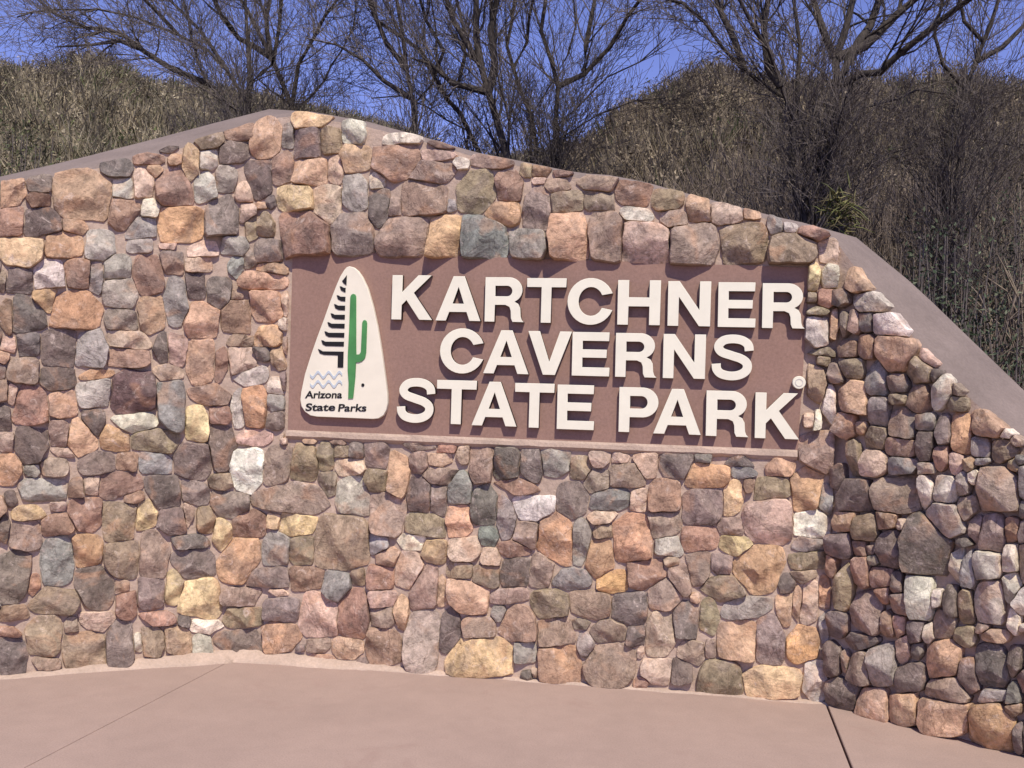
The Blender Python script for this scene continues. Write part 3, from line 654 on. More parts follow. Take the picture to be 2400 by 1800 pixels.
GL = {
 'K': [[(0, 0), (0, 1), (.22, 1), (.22, .60), (.60, 1), (.88, 1), (.49, .61), (.93, 0), (.65, 0), (.335, .45), (.22, .33), (.22, 0)]],
 'A': [[(0, 0), (.38, 1), (.62, 1), (1, 0), (.765, 0), (.695, .20), (.295, .20), (.225, 0)], [(.355, .375), (.638, .375), (.497, .79)]],
 'T': [[(0, .81), (0, 1), (.9, 1), (.9, .81), (.56, .81), (.56, 0), (.34, 0), (.34, .81)]],
 'H': [[(0, 0), (0, 1), (.22, 1), (.22, .61), (.68, .61), (.68, 1), (.9, 1), (.9, 0), (.68, 0), (.68, .42), (.22, .42), (.22, 0)]],
 'N': [[(0, 0), (0, 1), (.23, 1), (.68, .33), (.68, 1), (.9, 1), (.9, 0), (.67, 0), (.22, .68), (.22, 0)]],
 'E': [[(0, 0), (0, 1), (.82, 1), (.82, .815), (.22, .815), (.22, .60), (.77, .60), (.77, .425), (.22, .425), (.22, .185), (.84, .185), (.84, 0)]],
 'V': [[(0, 1), (.24, 1), (.47, .27), (.70, 1), (.94, 1), (.60, 0), (.34, 0)]],
 'P': [[(0, 0), (0, 1), (.50, 1)] + arc(.50, .67, .33, .33, 88, -88) + [(.50, .34), (.22, .34), (.22, 0)], [(.22, .52), (.22, .82)] + arc(.47, .67, .14, .15, 90, -90)],
 'R': [[(0, 0), (0, 1), (.54, 1)] + arc(.54, .715, .31, .285, 86, -50) + [(.66, .455), (.76, .40), (.81, .31), (.825, .12), (.85, .04), (.89, 0), (.65, 0), (.615, .08), (.605, .25), (.57, .34),
        (.47, .385), (.22, .385), (.22, 0)], [(.22, .565), (.22, .82)] + arc(.50, .6925, .13, .1275, 90, -90)],
 'C': [arc(.48, .5, .48, .525, 22, 338, 30) + arc(.485, .5, .265, .335, 333, 27, 24)],
 'S': s_glyph(),
}
def dark_sides(o):  # colours the side faces dark to deepen the shadow around each letter
    o.data.materials.append(M_SIDE_SHADE)
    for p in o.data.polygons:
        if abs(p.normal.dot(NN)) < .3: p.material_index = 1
ROWS = [("KARTCHNER", [(922, 1015), (1025, 1128), (1139, 1228), (1236, 1326), (1331, 1434), (1448, 1546), (1565, 1663), (1682, 1768), (1785, 1882)], (648, 750), (667, 770)),
        ("CAVERNS", [(1034, 1133), (1136, 1240), (1239, 1338), (1342, 1428), (1443, 1537), (1554, 1651), (1667, 1763)], (774, 873), (788, 890)),
        ("STATEPARK", [(934, 1021), (1026, 1117), (1109, 1212), (1208, 1298), (1307, 1392), (1451, 1541), (1532, 1641), (1654, 1751), (1768, 1869)], (889, 989), (922, 1027))]
LD = .040                                           # letter depth
for word, spans, (t0, b0), (t1, b1) in ROWS:
    xs = [s[0] for s in spans]
    for ch, (xa, xb) in zip(word, spans):
        u = ((xa + xb) / 2 - (spans[0][0] + spans[0][1]) / 2) / ((spans[-1][0] + spans[-1][1]) / 2 - (spans[0][0] + spans[0][1]) / 2)
        yb, yt = b0 + (b1 - b0) * u, t0 + (t1 - t0) * u
        p = sp(xa - .0 , yb, PT); q = sp(xb, yb, PT); tp = sp((xa + xb) / 2 + 2, yt, PT)
        h = tp.z - (p.z + q.z) / 2; wd = (q - p).dot(TT)
        pts = np.array([v for s in GL[ch] for v in s]); wmin, wmax = pts[:, 0].min(), pts[:, 0].max()
        sc = wd / (wmax - wmin)
        spl = [[((a - wmin) * sc, b * h) for a, b in s] for s in GL[ch]]
        o = Vector((p.x, p.y, (p.z + q.z) / 2))
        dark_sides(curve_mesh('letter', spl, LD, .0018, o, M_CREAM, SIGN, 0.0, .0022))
# small round disc beside the last K
dc = sp(1871, 897, PT); rad = 15.5 * (sp(1900, 897, PT) - sp(1800, 897, PT)).length / 100
disc = curve_mesh('round_disc', [arc(0, 0, rad, rad, 0, 345, 23)], LD, .0025, dc, M_CREAM, SIGN, 0)
curve_mesh('mark_ring', [arc(0, 0, rad * .62, rad * .62, 0, 345, 23), arc(0, 0, rad * .48, rad * .48, 0, 345, 23)], .002, .0004, dc, M_GREY, disc, LD)

# emblem plaque: coordinates from the close-up of the photograph
def z8(x, y): return 690 + x * .24717, 600 + y * .24717
PLO = [(540, 105), (580, 115), (620, 148), (660, 205), (710, 310), (760, 480), (800, 660), (840, 900), (875, 1150), (896, 1310), (899, 1390), (888, 1455), (862, 1508), (815, 1540), (760, 1546),
       (230, 1524), (170, 1512), (118, 1475), (86, 1425), (76, 1365), (84, 1290), (120, 1120), (180, 930), (240, 760), (300, 600), (360, 430), (410, 300), (450, 205), (490, 140), (515, 113)]
oc = sp(*z8(490, 1000), PT)
def loc8(pts, off=PT):
    out = []
    for x, y in pts:
        p = sp(*z8(x, y), off) - sp(*z8(490, 1000), off); out.append((p.dot(TT), p.z))
    return out
PD = .036
PLAQ = curve_mesh('emblem_plaque', [loc8(PLO)], PD, .003, oc, M_PLAQ, SIGN, 0)
PLAQ['label'] = 'cream rounded-triangle park emblem with black steps and green saguaro'
def art(name, pts, mat, hgt=.0035):
    return curve_mesh(name, [loc8(pts)], hgt, .0005, oc, mat, PLAQ, PD)
art('stripe', [(517, 190), (513, 285), (488, 268), (472, 245), (490, 225), (505, 205)], M_BLACK)
for xl, xr, y in [(450, 506, 326), (421, 504, 410), (396, 501, 494), (364, 499, 580), (334, 497, 664), (306, 494, 750), (276, 490, 834)]:
    art('stripe', [(xl, y - 32), (xl + 16, y - 30), (xl + 38, y - 18), (xr, y - 17), (xr - 2, y + 27), (xl + 42, y + 23), (xl + 12, y + 6)], M_BLACK)
art('stripe', [(245, 885), (262, 890), (290, 907), (487, 910), (483, 1060), (430, 1060), (432, 945), (300, 940), (262, 926)], M_BLACK)
art('cactus', [(551, 395), (560, 375), (578, 366), (597, 372), (606, 392), (606, 880), (608, 938), (636, 936), (650, 915), (663, 640), (672, 618), (688, 612), (703, 622), (709, 645), (700, 920), (690, 970),
               (664, 998), (630, 1012), (604, 1012), (598, 1150), (588, 1250), (577, 1352), (531, 1354), (535, 1200), (526, 1080), (527, 950), (540, 700)], M_GREEN, .006)
art('dot', [(668 + 15 * math.cos(i * .5236), 1225 + 16 * math.sin(i * .5236)) for i in range(12)], M_BLACK)
for yy in (1128, 1215):
    up_, lo_ = [], []
    for i in range(37):
        x = 170 + i * 8.4; v = 26 * math.sin(i * .524)
        up_.append((x, yy + v - 13)); lo_.append((x, yy + v + 15))
    art('wave', up_ + lo_[::-1], M_WAVE)
def words(text, x0, x1, yb, cap):
    cu = bpy.data.curves.new('t', 'FONT'); cu.body = text; cu.fill_mode = 'FRONT'; cu.shear = .08; cu.size = 1
    ob = bpy.data.objects.new('tmp', cu); COL.objects.link(ob); bpy.context.view_layer.update()
    me = bpy.data.meshes.new_from_object(ob.evaluated_get(bpy.context.evaluated_depsgraph_get()))
    v = np.array([q.co[:] for q in me.vertices]); wid = v[:, 0].max() - v[:, 0].min(); bpy.data.meshes.remove(me); bpy.data.objects.remove(ob)
    a = sp(*z8(x0, yb), PT); b = sp(*z8(x1, yb), PT); tt = sp(*z8(x0, yb - cap), PT)
    s = (b - a).length / wid; hs_ = (tt.z - a.z) / .72
    cu.size = 1; cu.offset = .022; cu.extrude = .0015
    ob = bpy.data.objects.new('tmp', cu); COL.objects.link(ob); bpy.context.view_layer.update()
    me = bpy.data.meshes.new_from_object(ob.evaluated_get(bpy.context.evaluated_depsgraph_get())); bpy.data.objects.remove(ob); bpy.data.curves.remove(cu)
    xdir = (b - a).normalized() * s; yd = ZZ * hs_
    M = Matrix(((xdir.x, yd.x, NN.x, 0), (xdir.y, yd.y, NN.y, 0), (xdir.z, yd.z, NN.z, 0), (0, 0, 0, 1)))
    me.transform(M); me.materials.clear()
    link('lettering', me, M_BLACK, PLAQ, a + NN * (PD + .0012))
words('Arizona', 125, 468, 1347, 68); words('State', 122, 396, 1466, 70); words('Parks', 428, 688, 1472, 70)

# mortar ledge below the panel
def ledge():
    bm = bmesh.new(); org = WALL.location; g = []
    rl = random.Random(3)
    for i in range(41):
        x = 674 + (1868 - 674) * i / 40
        yb = float(np.interp(x, [676, 1869], [1010, 1057]))
        a = sp(x, yb + 0, 0); th = .050 + rl.uniform(-.004, .004); dp = .024 + rl.uniform(-.005, .005)
        prof = [a - NN * .01 + ZZ * .006, a + NN * (PT + .004) + ZZ * .006, a + NN * dp - ZZ * .008, a + NN * (dp + .004) - ZZ * (th * .6), a + NN * .008 - ZZ * th, a - NN * .01 - ZZ * th]
        g.append([bm.verts.new(p - org) for p in prof])
    for a, b in zip(g, g[1:]):
        for j in range(6): bm.faces.new((a[j], b[j], b[(j + 1) % 6], a[(j + 1) % 6]))
    bm.faces.new(g[0]); bm.faces.new(g[-1][::-1])
    bmesh.ops.recalc_face_normals(bm, faces=bm.faces)
    me = bpy.data.meshes.new('mortar_ledge'); bm.to_mesh(me); bm.free()
    link('mortar_ledge', me, M_MORTAR, WALL, org.copy())
ledge()

def fillet():
    rl = random.Random(9); bm = bmesh.new(); org = WALL.location; g = []
    path = []
    for k in (0, 1):
        f = FACETS[k]; n = 40 if k == 0 else 90
        path += [(f['a'].lerp(f['b'], i / n), f['n']) for i in range(n + (k == 1))]
    for i, (p, n) in enumerate(path):
        near = math.exp(-((p - PC).length / .9) ** 2)
        wd = .006 + .07 * near + rl.uniform(-.006, .006) + .008 * math.sin(i * .37); ht = .006 + .05 * near + rl.uniform(-.003, .006)
        prof = [p - n * .02 + ZZ * ht, p + n * .03 + ZZ * (ht * .95), p + n * (.03 + wd * .5) + ZZ * (ht * .35), p + n * (.035 + wd) + ZZ * .002, p + n * (.035 + wd) - ZZ * .02]
        g.append([bm.verts.new(q - org) for q in prof])
    for a, b in zip(g, g[1:]):
        for j in range(4): bm.faces.new((a[j], b[j], b[j + 1], a[j + 1]))
    bmesh.ops.recalc_face_normals(bm, faces=bm.faces)
    me = bpy.data.meshes.new('mortar_fillet'); bm.to_mesh(me); bm.free(); smooth(me)
    link('mortar_fillet', me, M_MORTAR, WALL, org.copy())
fillet()

# ------------------------------------------------------------------ trees
class Tubes:
    def __init__(s): s.v, s.f = [], []
    def add(s, pts, rad, sides):
        n0 = len(s.v); m = len(pts)
        for i in range(m):
            d = (pts[min(i + 1, m - 1)] - pts[max(i - 1, 0)])
            if d.length < 1e-6: d = Vector((0, 0, 1))
            d.normalize(); a = d.cross(Vector((.31, .2, .93)) if abs(d.z) < .9 else Vector((1, 0, .1))).normalized(); b = d.cross(a)
            for k in range(sides):
                an = 6.2832 * k / sides
                q = pts[i] + (a * math.cos(an) + b * math.sin(an)) * rad[i]; s.v.append((q.x, q.y, q.z))
        for i in range(m - 1):
            for k in range(sides):
                p = n0 + i * sides + k; q = n0 + i * sides + (k + 1) % sides
                s.f.append((p, q, q + sides, p + sides))
    def mesh(s, name, org):
        me = bpy.data.meshes.new(name); v = np.array(s.v) - np.array(org[:])[None]
        me.from_pydata(v.tolist(), [], s.f); smooth(me); return me
def rv(rnd, s=1.0): return Vector((rnd.gauss(0, s), rnd.gauss(0, s), rnd.gauss(0, s)))
def grow(tb, tw, start, d, length, r, level, rnd, maxl):
    """one crooked branch with its own side branches"""
    n = max(3, int(length / .16)); n = min(n, 9)
    pts, rad = [start.copy()], [r]; p = start.copy(); d = d.normalized(); step = length / n
    for i in range(n):
        d = (d + rv(rnd, .13) + Vector((0, 0, .05))).normalized(); p = p + d * step
        pts.append(p.copy()); rad.append(max(.0022, r * (1 - .8 * (i + 1) / n)))
    (tb if level <= 1 and r > .012 else tw).add(pts, rad, 5 if r > .02 else 3)
    if level >= maxl: return
    cnt = [0, 7, 5, 4][min(level, 3)] if level > 0 else 6
    for j in range(cnt):
        u = rnd.uniform(.2, 1.0); k = min(n - 1, int(u * n)); q = pts[k].lerp(pts[k + 1], u * n - k if u * n - k < 1 else 1)
        ax = (pts[k + 1] - pts[k]).normalized(); side = rv(rnd); side = (side - ax * side.dot(ax)).normalized()
        nd = (ax * .85 + side * rnd.uniform(.45, .9) + Vector((0, 0, .12)))
        grow(tb, tw, q, nd, length * rnd.uniform(.34, .62), max(.003, rad[k] * .55), level + 1, rnd, maxl)
def limb_pts(px, Y, rnd, drift):
    out = []; dy = 0.0; sl = rnd.uniform(-drift, drift)
    n = len(px)
    for i, (x, y) in enumerate(px):
        out.append(at_depth(x, y, Y + sl * i))
    return out
def densify(pts, rnd, j):
    out = [pts[0]]
    for a, b in zip(pts, pts[1:]):
        m = max(1, int((b - a).length / .22))
        for i in range(1, m + 1): out.append(a.lerp(b, i / m) + (rv(rnd, j) if i < m else Vector((0, 0, 0))))
    return out
def tree(name, label, base_px_, Y, limbs, seed, r0=.07, dens=1.0, maxl=3, zmin=2.2):
    rnd = random.Random(seed)
    b0 = at_depth(*base_px_, Y); az = math.atan2(b0.x, b0.y); gz = terrain(az, math.hypot(b0.x, b0.y))
    foot = Vector((b0.x + rnd.uniform(-.15, .15), b0.y, gz - .1))
    root = empty(name, foot); tag(root, label, 'tree', 'leafless trees behind the stone wall')
    tb, tw = Tubes(), Tubes(); placed = []
    for li, px in enumerate(limbs):
        grounded = li == 0 or px[0][1] > 238
        if grounded or not placed: pts = limb_pts(px, Y, rnd, .12 if li else .05)
        else:
            j = min(range(len(placed)), key=lambda q: (placed[q][1][0] - px[0][0]) ** 2 + (placed[q][1][1] - px[0][1]) ** 2)
            pts = [placed[j][0].copy()] + limb_pts(px[1:], placed[j][0].y, rnd, .18)
        rr_ = r0 * (1.0 if li == 0 else rnd.uniform(.40, .62))
        # run on above the frame
        d = (pts[-1] - pts[-2]).normalized()
        if px[-1][1] < 30: pts += [pts[-1] + d * .5, pts[-1] + d * 1.1 + rv(rnd, .1)]
        if grounded: pts = [foot + Vector((rnd.uniform(-.12, .12), 0, 0))] + [foot.lerp(pts[0], .55)] + pts
        P = densify(pts, rnd, .012); m = len(P); placed += [(q, project(q)) for q in P]
        rad = [max(.006, rr_ * (1 - .78 * i / (m - 1))) for i in range(m)]
        tb.add(P, rad, 7)
        length = sum((a - b).length for a, b in zip(P, P[1:]))
        nb = int(length * 7.4 * dens)
        for _ in range(nb):
            u = rnd.uniform(.22, 1.0); k = min(m - 2, int(u * (m - 1)))
            if P[k].z < zmin: continue
            ax = (P[k + 1] - P[k]).normalized(); side = rv(rnd); side = (side - ax * side.dot(ax)).normalized()
            nd = ax * .9 + side * rnd.uniform(.4, .85) + Vector((0, 0, .1))
            grow(tb, tw, P[k], nd, rnd.uniform(.5, 1.25), max(.005, rad[k] * .42), 1, rnd, maxl)
    link('trunk', tb.mesh('trunk', foot), M_BARK, root, foot)
    link('crown', tw.mesh('crown', foot), M_TWIG, root, foot)
TREES = [
 ('bare_tree', 'leafless tree with long left-sweeping branches behind the peak of the wall', (575, 262), 11.0,
  [[(582, 260), (586, 195), (615, 170), (640, 150), (655, 60), (660, 0)], [(557, 262), (524, 231), (485, 195), (467, 152), (448, 83), (430, 0)],
   [(579, 240), (535, 170), (488, 119), (416, 80), (325, 43), (231, 22), (127, 22), (40, 40)], [(480, 190), (398, 159), (325, 112), (253, 69), (203, 65), (130, 33), (90, 0)],
   [(535, 170), (514, 137), (470, 72), (427, 29), (398, 0)], [(586, 195), (580, 90), (575, 0)], [(416, 80), (370, 30), (340, 0)], [(325, 112), (280, 95), (215, 105), (130, 110)],
   [(560, 260), (470, 205), (420, 160), (330, 130), (240, 125)]], 1, .06),
 ('bare_tree', 'straight-limbed leafless tree just right of the wall peak', (684, 248), 11.6,
  [[(684, 250), (662, 195), (637, 137), (608, 80), (579, 22), (565, 0)], [(650, 165), (626, 72), (633, 0)], [(675, 225), (700, 150), (735, 90), (760, 40), (790, 0)],
   [(690, 255), (760, 190), (800, 120), (830, 60), (835, 0)], [(637, 137), (560, 90), (520, 40), (505, 0)]], 2, .065),
 ('bare_tree', 'slim forked leafless tree between the wall peak and the white capping stone', (975, 310), 10.5,
  [[(975, 312), (966, 231), (953, 163), (945, 90), (930, 0)], [(970, 245), (1015, 195), (1025, 145), (1022, 72), (1011, 0)], [(966, 231), (900, 190), (850, 140), (790, 105), (720, 90)],
   [(953, 163), (905, 100), (880, 40), (870, 0)]], 3, .058),
 ('bare_tree', 'leafless tree leaning left behind the white capping stones', (1127, 365), 11.3,
  [[(1127, 366), (1098, 307), (1047, 231), (1018, 181), (986, 119), (946, 90), (881, 47), (863, 0)], [(1047, 231), (1075, 195), (1090, 130), (1085, 60), (1070, 0)],
   [(1018, 181), (1040, 120), (1000, 50), (985, 0)], [(1098, 307), (1000, 250), (940, 225), (870, 230)]], 4, .055),
 ('bare_tree', 'thickest leafless tree in the gap of blue sky, trunk bending left as it rises', (1190, 368), 10.2,
  [[(1190, 370), (1166, 289), (1145, 217), (1127, 155), (1098, 108), (1062, 47), (1047, 0)], [(1127, 155), (1116, 90), (1116, 0)], [(1150, 235), (1060, 195), (1010, 150), (960, 135)],
   [(1145, 217), (1160, 150), (1150, 70), (1165, 0)]], 5, .08),
 ('bare_tree', 'thin leafless tree with upright limbs growing out of brown brush', (1257, 340), 11.0,
  [[(1257, 345), (1245, 270), (1221, 217), (1203, 159), (1188, 108), (1199, 54), (1206, 0)], [(1203, 159), (1235, 100), (1240, 40), (1250, 0)], [(1245, 270), (1290, 200), (1330, 130), (1350, 60), (1345, 0)]], 6, .05),
 ('bare_tree', 'leafless tree fanning to the right above the brown brush hill', (1300, 380), 10.6,
  [[(1300, 385), (1302, 289), (1308, 203), (1293, 145), (1268, 72), (1279, 0)], [(1308, 203), (1369, 174), (1373, 108), (1387, 36), (1394, 0)], [(1310, 290), (1380, 224), (1423, 181), (1500, 145), (1560, 90)],
   [(1369, 174), (1430, 110), (1470, 40), (1500, 0)], [(1320, 320), (1400, 270), (1490, 235), (1560, 230)]], 7, .06),
 ('bare_tree', 'largest dark leafless tree rising behind the yellow-green spiky plant', (1930, 500), 9.2,
  [[(1933, 506), (1925, 362), (1947, 275), (1962, 203), (1958, 137), (1983, 65), (1998, 0)], [(1922, 347), (1860, 275), (1831, 203), (1803, 119), (1770, 72), (1734, 0)],
   [(1853, 239), (1745, 166), (1694, 112), (1651, 51), (1600, 7), (1570, 0)], [(1962, 203), (2016, 174), (2063, 170), (2099, 134), (2179, 69), (2244, 18), (2270, 0)],
   [(1962, 145), (2027, 108), (2070, 65), (2142, 0)], [(1958, 137), (1936, 90), (1918, 36), (1907, 0)], [(1882, 325), (1868, 217), (1875, 108), (1860, 0)], [(1947, 275), (2048, 246), (2106, 231), (2150, 210), (2220, 220)],
   [(1878, 510), (1882, 434), (1896, 362)], [(1745, 166), (1720, 90), (1690, 30), (1680, 0)], [(1962, 203), (1990, 140), (2040, 60), (2060, 0)], [(1831, 203), (1800, 160), (1790, 60), (1800, 0)]], 8, .088, .95, 3, 2.9),
 ('bare_tree', 'crooked leafless tree spreading over the bare coping of the wall end', (2215, 420), 9.6,
  [[(2215, 440), (2222, 318), (2251, 268), (2262, 210), (2287, 145), (2305, 98), (2323, 54), (2340, 0)], [(2222, 330), (2142, 344), (2070, 365), (2010, 400)], [(2222, 322), (2323, 329), (2400, 347), (2480, 340)],
   [(2262, 210), (2210, 150), (2190, 80), (2210, 0)], [(2287, 145), (2350, 110), (2400, 60), (2430, 0)], [(2251, 268), (2330, 220), (2400, 190), (2470, 150)], [(2305, 98), (2260, 50), (2250, 0)]], 9, .05),
]
for a in TREES: tree(*a)

# ------------------------------------------------------------------ leafless shrubs just behind the wall
def shrub_proto(seed):
    rnd = random.Random(seed); tb = Tubes(); H = 1.0
    for _ in range(46):
        a = rnd.uniform(0, 6.28); lean = abs(rnd.gauss(.15, .22)); d = Vector((math.cos(a) * lean, math.sin(a) * lean, 1)).normalized()
        p = Vector((math.cos(a), math.sin(a), 0)) * rnd.uniform(0, .12); L = rnd.uniform(.55, 1.05); n = 6; pts, rad = [p.copy()], [.007]
        for i in range(n):
            d = (d + rv(rnd, .09)).normalized(); p = p + d * (L / n); pts.append(p.copy()); rad.append(.007 * (1 - .8 * (i + 1) / n))
        tb.add(pts, rad, 3)
        for _ in range(9):
            k = rnd.randint(1, n - 1); q = pts[k]; ax = (pts[k + 1] - pts[k]).normalized(); s = rv(rnd); e = (ax + s.normalized() * .6).normalized()
            l2 = rnd.uniform(.1, .28); m1 = q + e * l2 * .5 + rv(rnd, .01); m2 = m1 + (e + rv(rnd, .25)).normalized() * l2 * .5
            tb.add([q, m1, m2], [.0032, .0024, .001], 3)
    return tb.mesh('bare_shrub', Vector((0, 0, 0)))
def brown(name, c): return bark(name, c)
SH_M = [bark('shrub_grey_brown', (.19, .145, .11)), bark('shrub_dark', (.10, .075, .06)), bark('shrub_straw', (.23, .18, .125))]
PROT = []
for s in range(4):
    me = shrub_proto(40 + s); me.materials.append(SH_M[s % 3]); PROT.append(me)
rs_ = random.Random(21)
def place_shrub(px, r, h, me):
    az = math.atan((px - CX) / F); X, Y = r * math.sin(az), r * math.cos(az)
    o = bpy.data.objects.new('bare_shrub', me); COL.objects.link(o)
    o.location = (X, Y, terrain(az, r) - .05); o.scale = (h * rs_.uniform(.8, 1.15),) * 2 + (h,); o.rotation_euler = (0, 0, rs_.uniform(0, 6.28))
    kind_ = ['grey-brown', 'dark brown', 'straw-coloured'][PROT.index(me) % 3]
    spot = 'under the largest dark tree' if 1700 < px < 2120 else 'around the crooked tree at the wall end' if px >= 2120 else 'on the brown brush slope' if px > 1230 else 'behind the low sloping end of the wall' if px < 560 else 'below the gap of blue sky'
    tag(o, f'{kind_} leafless twiggy shrub {spot}', 'shrub', f'{kind_} shrubs {spot}')
for i in range(100):
    px = rs_.uniform(1230, 2550); r = rs_.uniform(9.4, 17)
    place_shrub(px, r, rs_.uniform(2.0, 3.3), rs_.choice(PROT))
for i in range(44):
    px = rs_.uniform(-250, 560) if i < 36 else rs_.uniform(560, 1230); r = rs_.uniform(11, 20)
    place_shrub(px, r, rs_.uniform(1.9, 2.9) if px < 560 else rs_.uniform(1.3, 1.8), rs_.choice(PROT))

# hillside scrub: nobody could count it
def build_scrub():
    n = 20000
    V, Fc, Cc = [], [], []
    rs = random.Random(77)
    pal_r = [(.22, .17, .125), (.15, .112, .085), (.27, .212, .15), (.13, .10, .075), (.18, .145, .10), (.24, .19, .14)]
    pal_l = [(.19, .152, .105), (.15, .12, .082), (.23, .185, .13), (.11, .095, .06), (.17, .14, .10), (.22, .185, .135)]
    for i in range(n):
        x = rs.uniform(-500, 2900) if i < 15000 else (rs.uniform(-1500, -500) if i % 2 else rs.uniform(2900, 3900))
        R = float(np.interp(x, HR[:, 0], HR[:, 1])); r = 11 + (R * 1.03 - 11) * rs.random() ** .85
        az = math.atan((x - CX) / F); X, Y = r * math.sin(az), r * math.cos(az); Z = terrain(az, r) - .05
        right = x > 1300
        h = rs.uniform(.35, 1.0) * (1.0 + r * .006); wd = h * (rs.uniform(.25, .5) if right else rs.uniform(.4, .8))
        c = rs.choice(pal_r if right else pal_l); kk = rs.uniform(.7, 1.25)
        if rs.random() < (.04 if right else .07): c = (.075, .085, .035)
        lx, ly = rs.gauss(0, .2) * h, rs.gauss(0, .2) * h
        kk *= .95 + .32 * math.sin(x * .021 + r * .9) * math.sin(x * .013 - r * .61 + 1.0)
        for _ in range(12):
            a = rs.uniform(0, 6.28); q = rs.random() ** .5 * wd
            bx, by = X + math.cos(a) * q * .25, Y + math.sin(a) * q * .25
            hh = h * rs.uniform(.4, 1.05); tx, ty = bx + math.cos(a) * q * .9 + rs.gauss(lx, .15 * h), by + math.sin(a) * q * .9 + rs.gauss(ly, .15 * h)
            wq = .004 + r * .00042; a2 = rs.uniform(0, 3.14); dx, dy = math.cos(a2) * wq, math.sin(a2) * wq
            b0 = len(V); mz = Z + hh * .55; mx, my = bx * .5 + tx * .5 + rs.gauss(0, .06 * h), by * .5 + ty * .5
            V += [(bx, by, Z), (mx - dx, my - dy, mz), (mx + dx, my + dy, mz), (tx, ty, Z + hh)]
            Fc += [(b0, b0 + 1, b0 + 2), (b0 + 1, b0 + 3, b0 + 2)]; k3 = kk * (.92 if right else 1.38) * rs.uniform(.7, 1.3); Cc += [(c[0] * k3, c[1] * k3, c[2] * k3 * .9, 1)] * 4
        for _ in range(11):
            a = rs.uniform(0, 6.28); q = rs.random() ** .5 * wd * .8; zz = Z + h * rs.uniform(.25, 1.0)
            cx_, cy_ = X + math.cos(a) * q + lx * .6, Y + math.sin(a) * q + ly * .6; sz = (.012 + .0006 * r) * rs.uniform(.6, 1.5)
            b0 = len(V)
            for _k in range(3): V.append((cx_ + rs.gauss(0, sz), cy_ + rs.gauss(0, sz), zz + rs.gauss(0, sz)))
            Fc.append((b0, b0 + 1, b0 + 2)); k3 = kk * (.92 if right else 1.38) * rs.uniform(.6, 1.4); Cc += [(c[0] * k3, c[1] * k3, c[2] * k3 * .9, 1)] * 3
    me = finish('hillside_scrub', V, Fc, Cc, None, M_SCRUB)
    o = link('hillside_scrub', me); tag(o, 'dense dry brown and straw scrub covering the hillsides', 'scrub', kind='stuff')
build_scrub()

# ------------------------------------------------------------------ green plants
def spiky(px, py, Y, R_, n, cols, label, seed, name='spiky_plant', cat='plant', fall=.25):
    rnd = random.Random(seed); c = at_depth(px, py, Y); az = math.atan2(c.x, c.y); gz = terrain(az, math.hypot(c.x, c.y)) - .05
    base = Vector((c.x, c.y, gz)); root = empty(name, base); tag(root, label, cat)
    tb = Tubes(); tb.add([base, base.lerp(c, .5) + rv(rnd, .02), c], [.07, .06, .05], 8); link('stem', tb.mesh('stem', base), M_BARK, root, base)
    V, Fc, Cc = [], [], []
    for _ in range(n):
        d = rv(rnd); d.z = d.z * .9 + .45; d.normalize(); L = R_ * rnd.uniform(.6, 1.1); s = d.cross(Vector((0, 0, 1))).normalized() * .0075 * rnd.uniform(.7, 1.3)
        up = s.cross(d).normalized() * .004
        o = c + rv(rnd, .05) + Vector((0, 0, rnd.uniform(-.12, .12))); b0 = len(V); col = rnd.choice(cols); k = rnd.uniform(.7, 1.3)
        for u, w_ in ((0, .8), (.45, 1.0), (1.0, .05)):
            p = o + d * (L * u) - Vector((0, 0, fall * R_ * u * u)); V += [p - s * w_ - base, p + s * w_ - base, p + up * w_ * 2 - base]
        for j in (0, 3):
            for e in range(3): Fc.append((b0 + j + e, b0 + j + (e + 1) % 3, b0 + j + 3 + (e + 1) % 3, b0 + j + 3 + e))
        Cc += [(col[0] * k, col[1] * k, col[2] * k, 1)] * 9
    link('leaves', finish('leaves', V, Fc, Cc, None, M_LEAF), None, root, base)
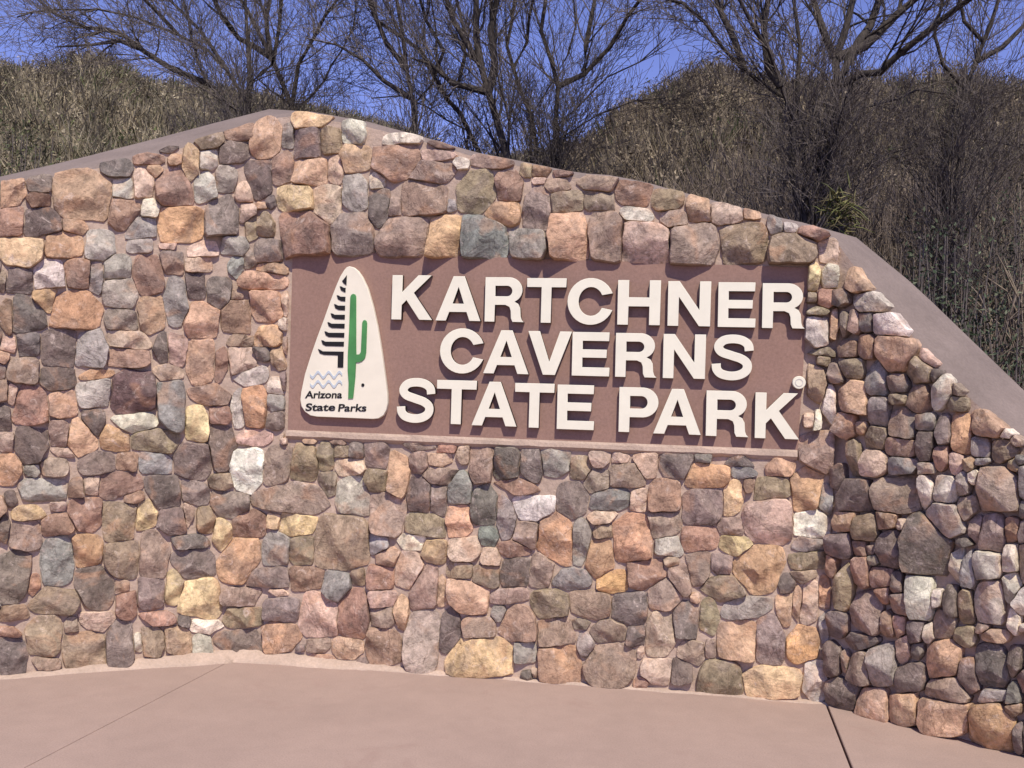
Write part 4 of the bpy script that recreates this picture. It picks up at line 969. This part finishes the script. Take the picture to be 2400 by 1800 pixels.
spiky(1968, 505, 7.8, .22, 170, [(.13, .13, .04), (.09, .095, .03), (.17, .145, .06), (.10, .078, .04)], 'yellow-green spiky plant peeking over the wall top near its bend', 5)
def leafy(px, py, Y, rx, rz, n, cols, label, seed):
    rnd = random.Random(seed); c = at_depth(px, py, Y); az = math.atan2(c.x, c.y); gz = terrain(az, math.hypot(c.x, c.y)) - .05
    base = Vector((c.x, c.y, gz)); root = empty('green_shrub', base); tag(root, label, 'shrub')
    tb = Tubes(); V, Fc, Cc = [], [], []
    tips = []
    for _ in range(26):
        d = rv(rnd).normalized(); e = c + Vector((d.x * rx, d.y * rx, d.z * rz)) * rnd.uniform(.5, 1.0); m = base.lerp(e, .5) + rv(rnd, .08)
        tb.add([base + rv(rnd, .03), m, e], [.014, .010, .004], 4); tips += [m.lerp(e, u) for u in (.3, .6, .8, 1.0, 1.0)]
    for _ in range(n):
        q = rnd.choice(tips) + rv(rnd, .10); s = rv(rnd).normalized() * rnd.uniform(.014, .028); t_ = rv(rnd).normalized().cross(s).normalized() * rnd.uniform(.006, .011)
        b0 = len(V); q = q - base; V += [q - s, q + t_, q + s, q - t_]; Fc.append((b0, b0 + 1, b0 + 2, b0 + 3)); col = rnd.choice(cols); k = rnd.uniform(.6, 1.3); Cc += [(col[0] * k, col[1] * k, col[2] * k, 1)] * 4
    link('stems', tb.mesh('stems', base), M_TWIG, root, base)
    link('leaves', finish('leaves', V, Fc, Cc, None, M_LEAF), None, root, base)
GR = [(.055, .075, .035), (.075, .09, .045), (.10, .11, .06), (.04, .055, .03)]
leafy(2370, 800, 6.9, .42, .42, 1500, GR, 'dark green shrub behind the sloping coping at the wall end', 31)
leafy(2215, 640, 7.6, .40, .45, 1000, GR, 'sparse dull green shrub behind the bend of the coping', 32)
leafy(2400, 560, 9.5, .5, .6, 1100, GR, 'grey-green shrub under the crooked tree at the wall end', 34)
leafy(40, 365, 9.5, .55, .28, 1200, [(.09, .10, .04), (.12, .12, .05), (.07, .08, .035)], 'olive green shrub behind the low left part of the wall', 33)
print('done')
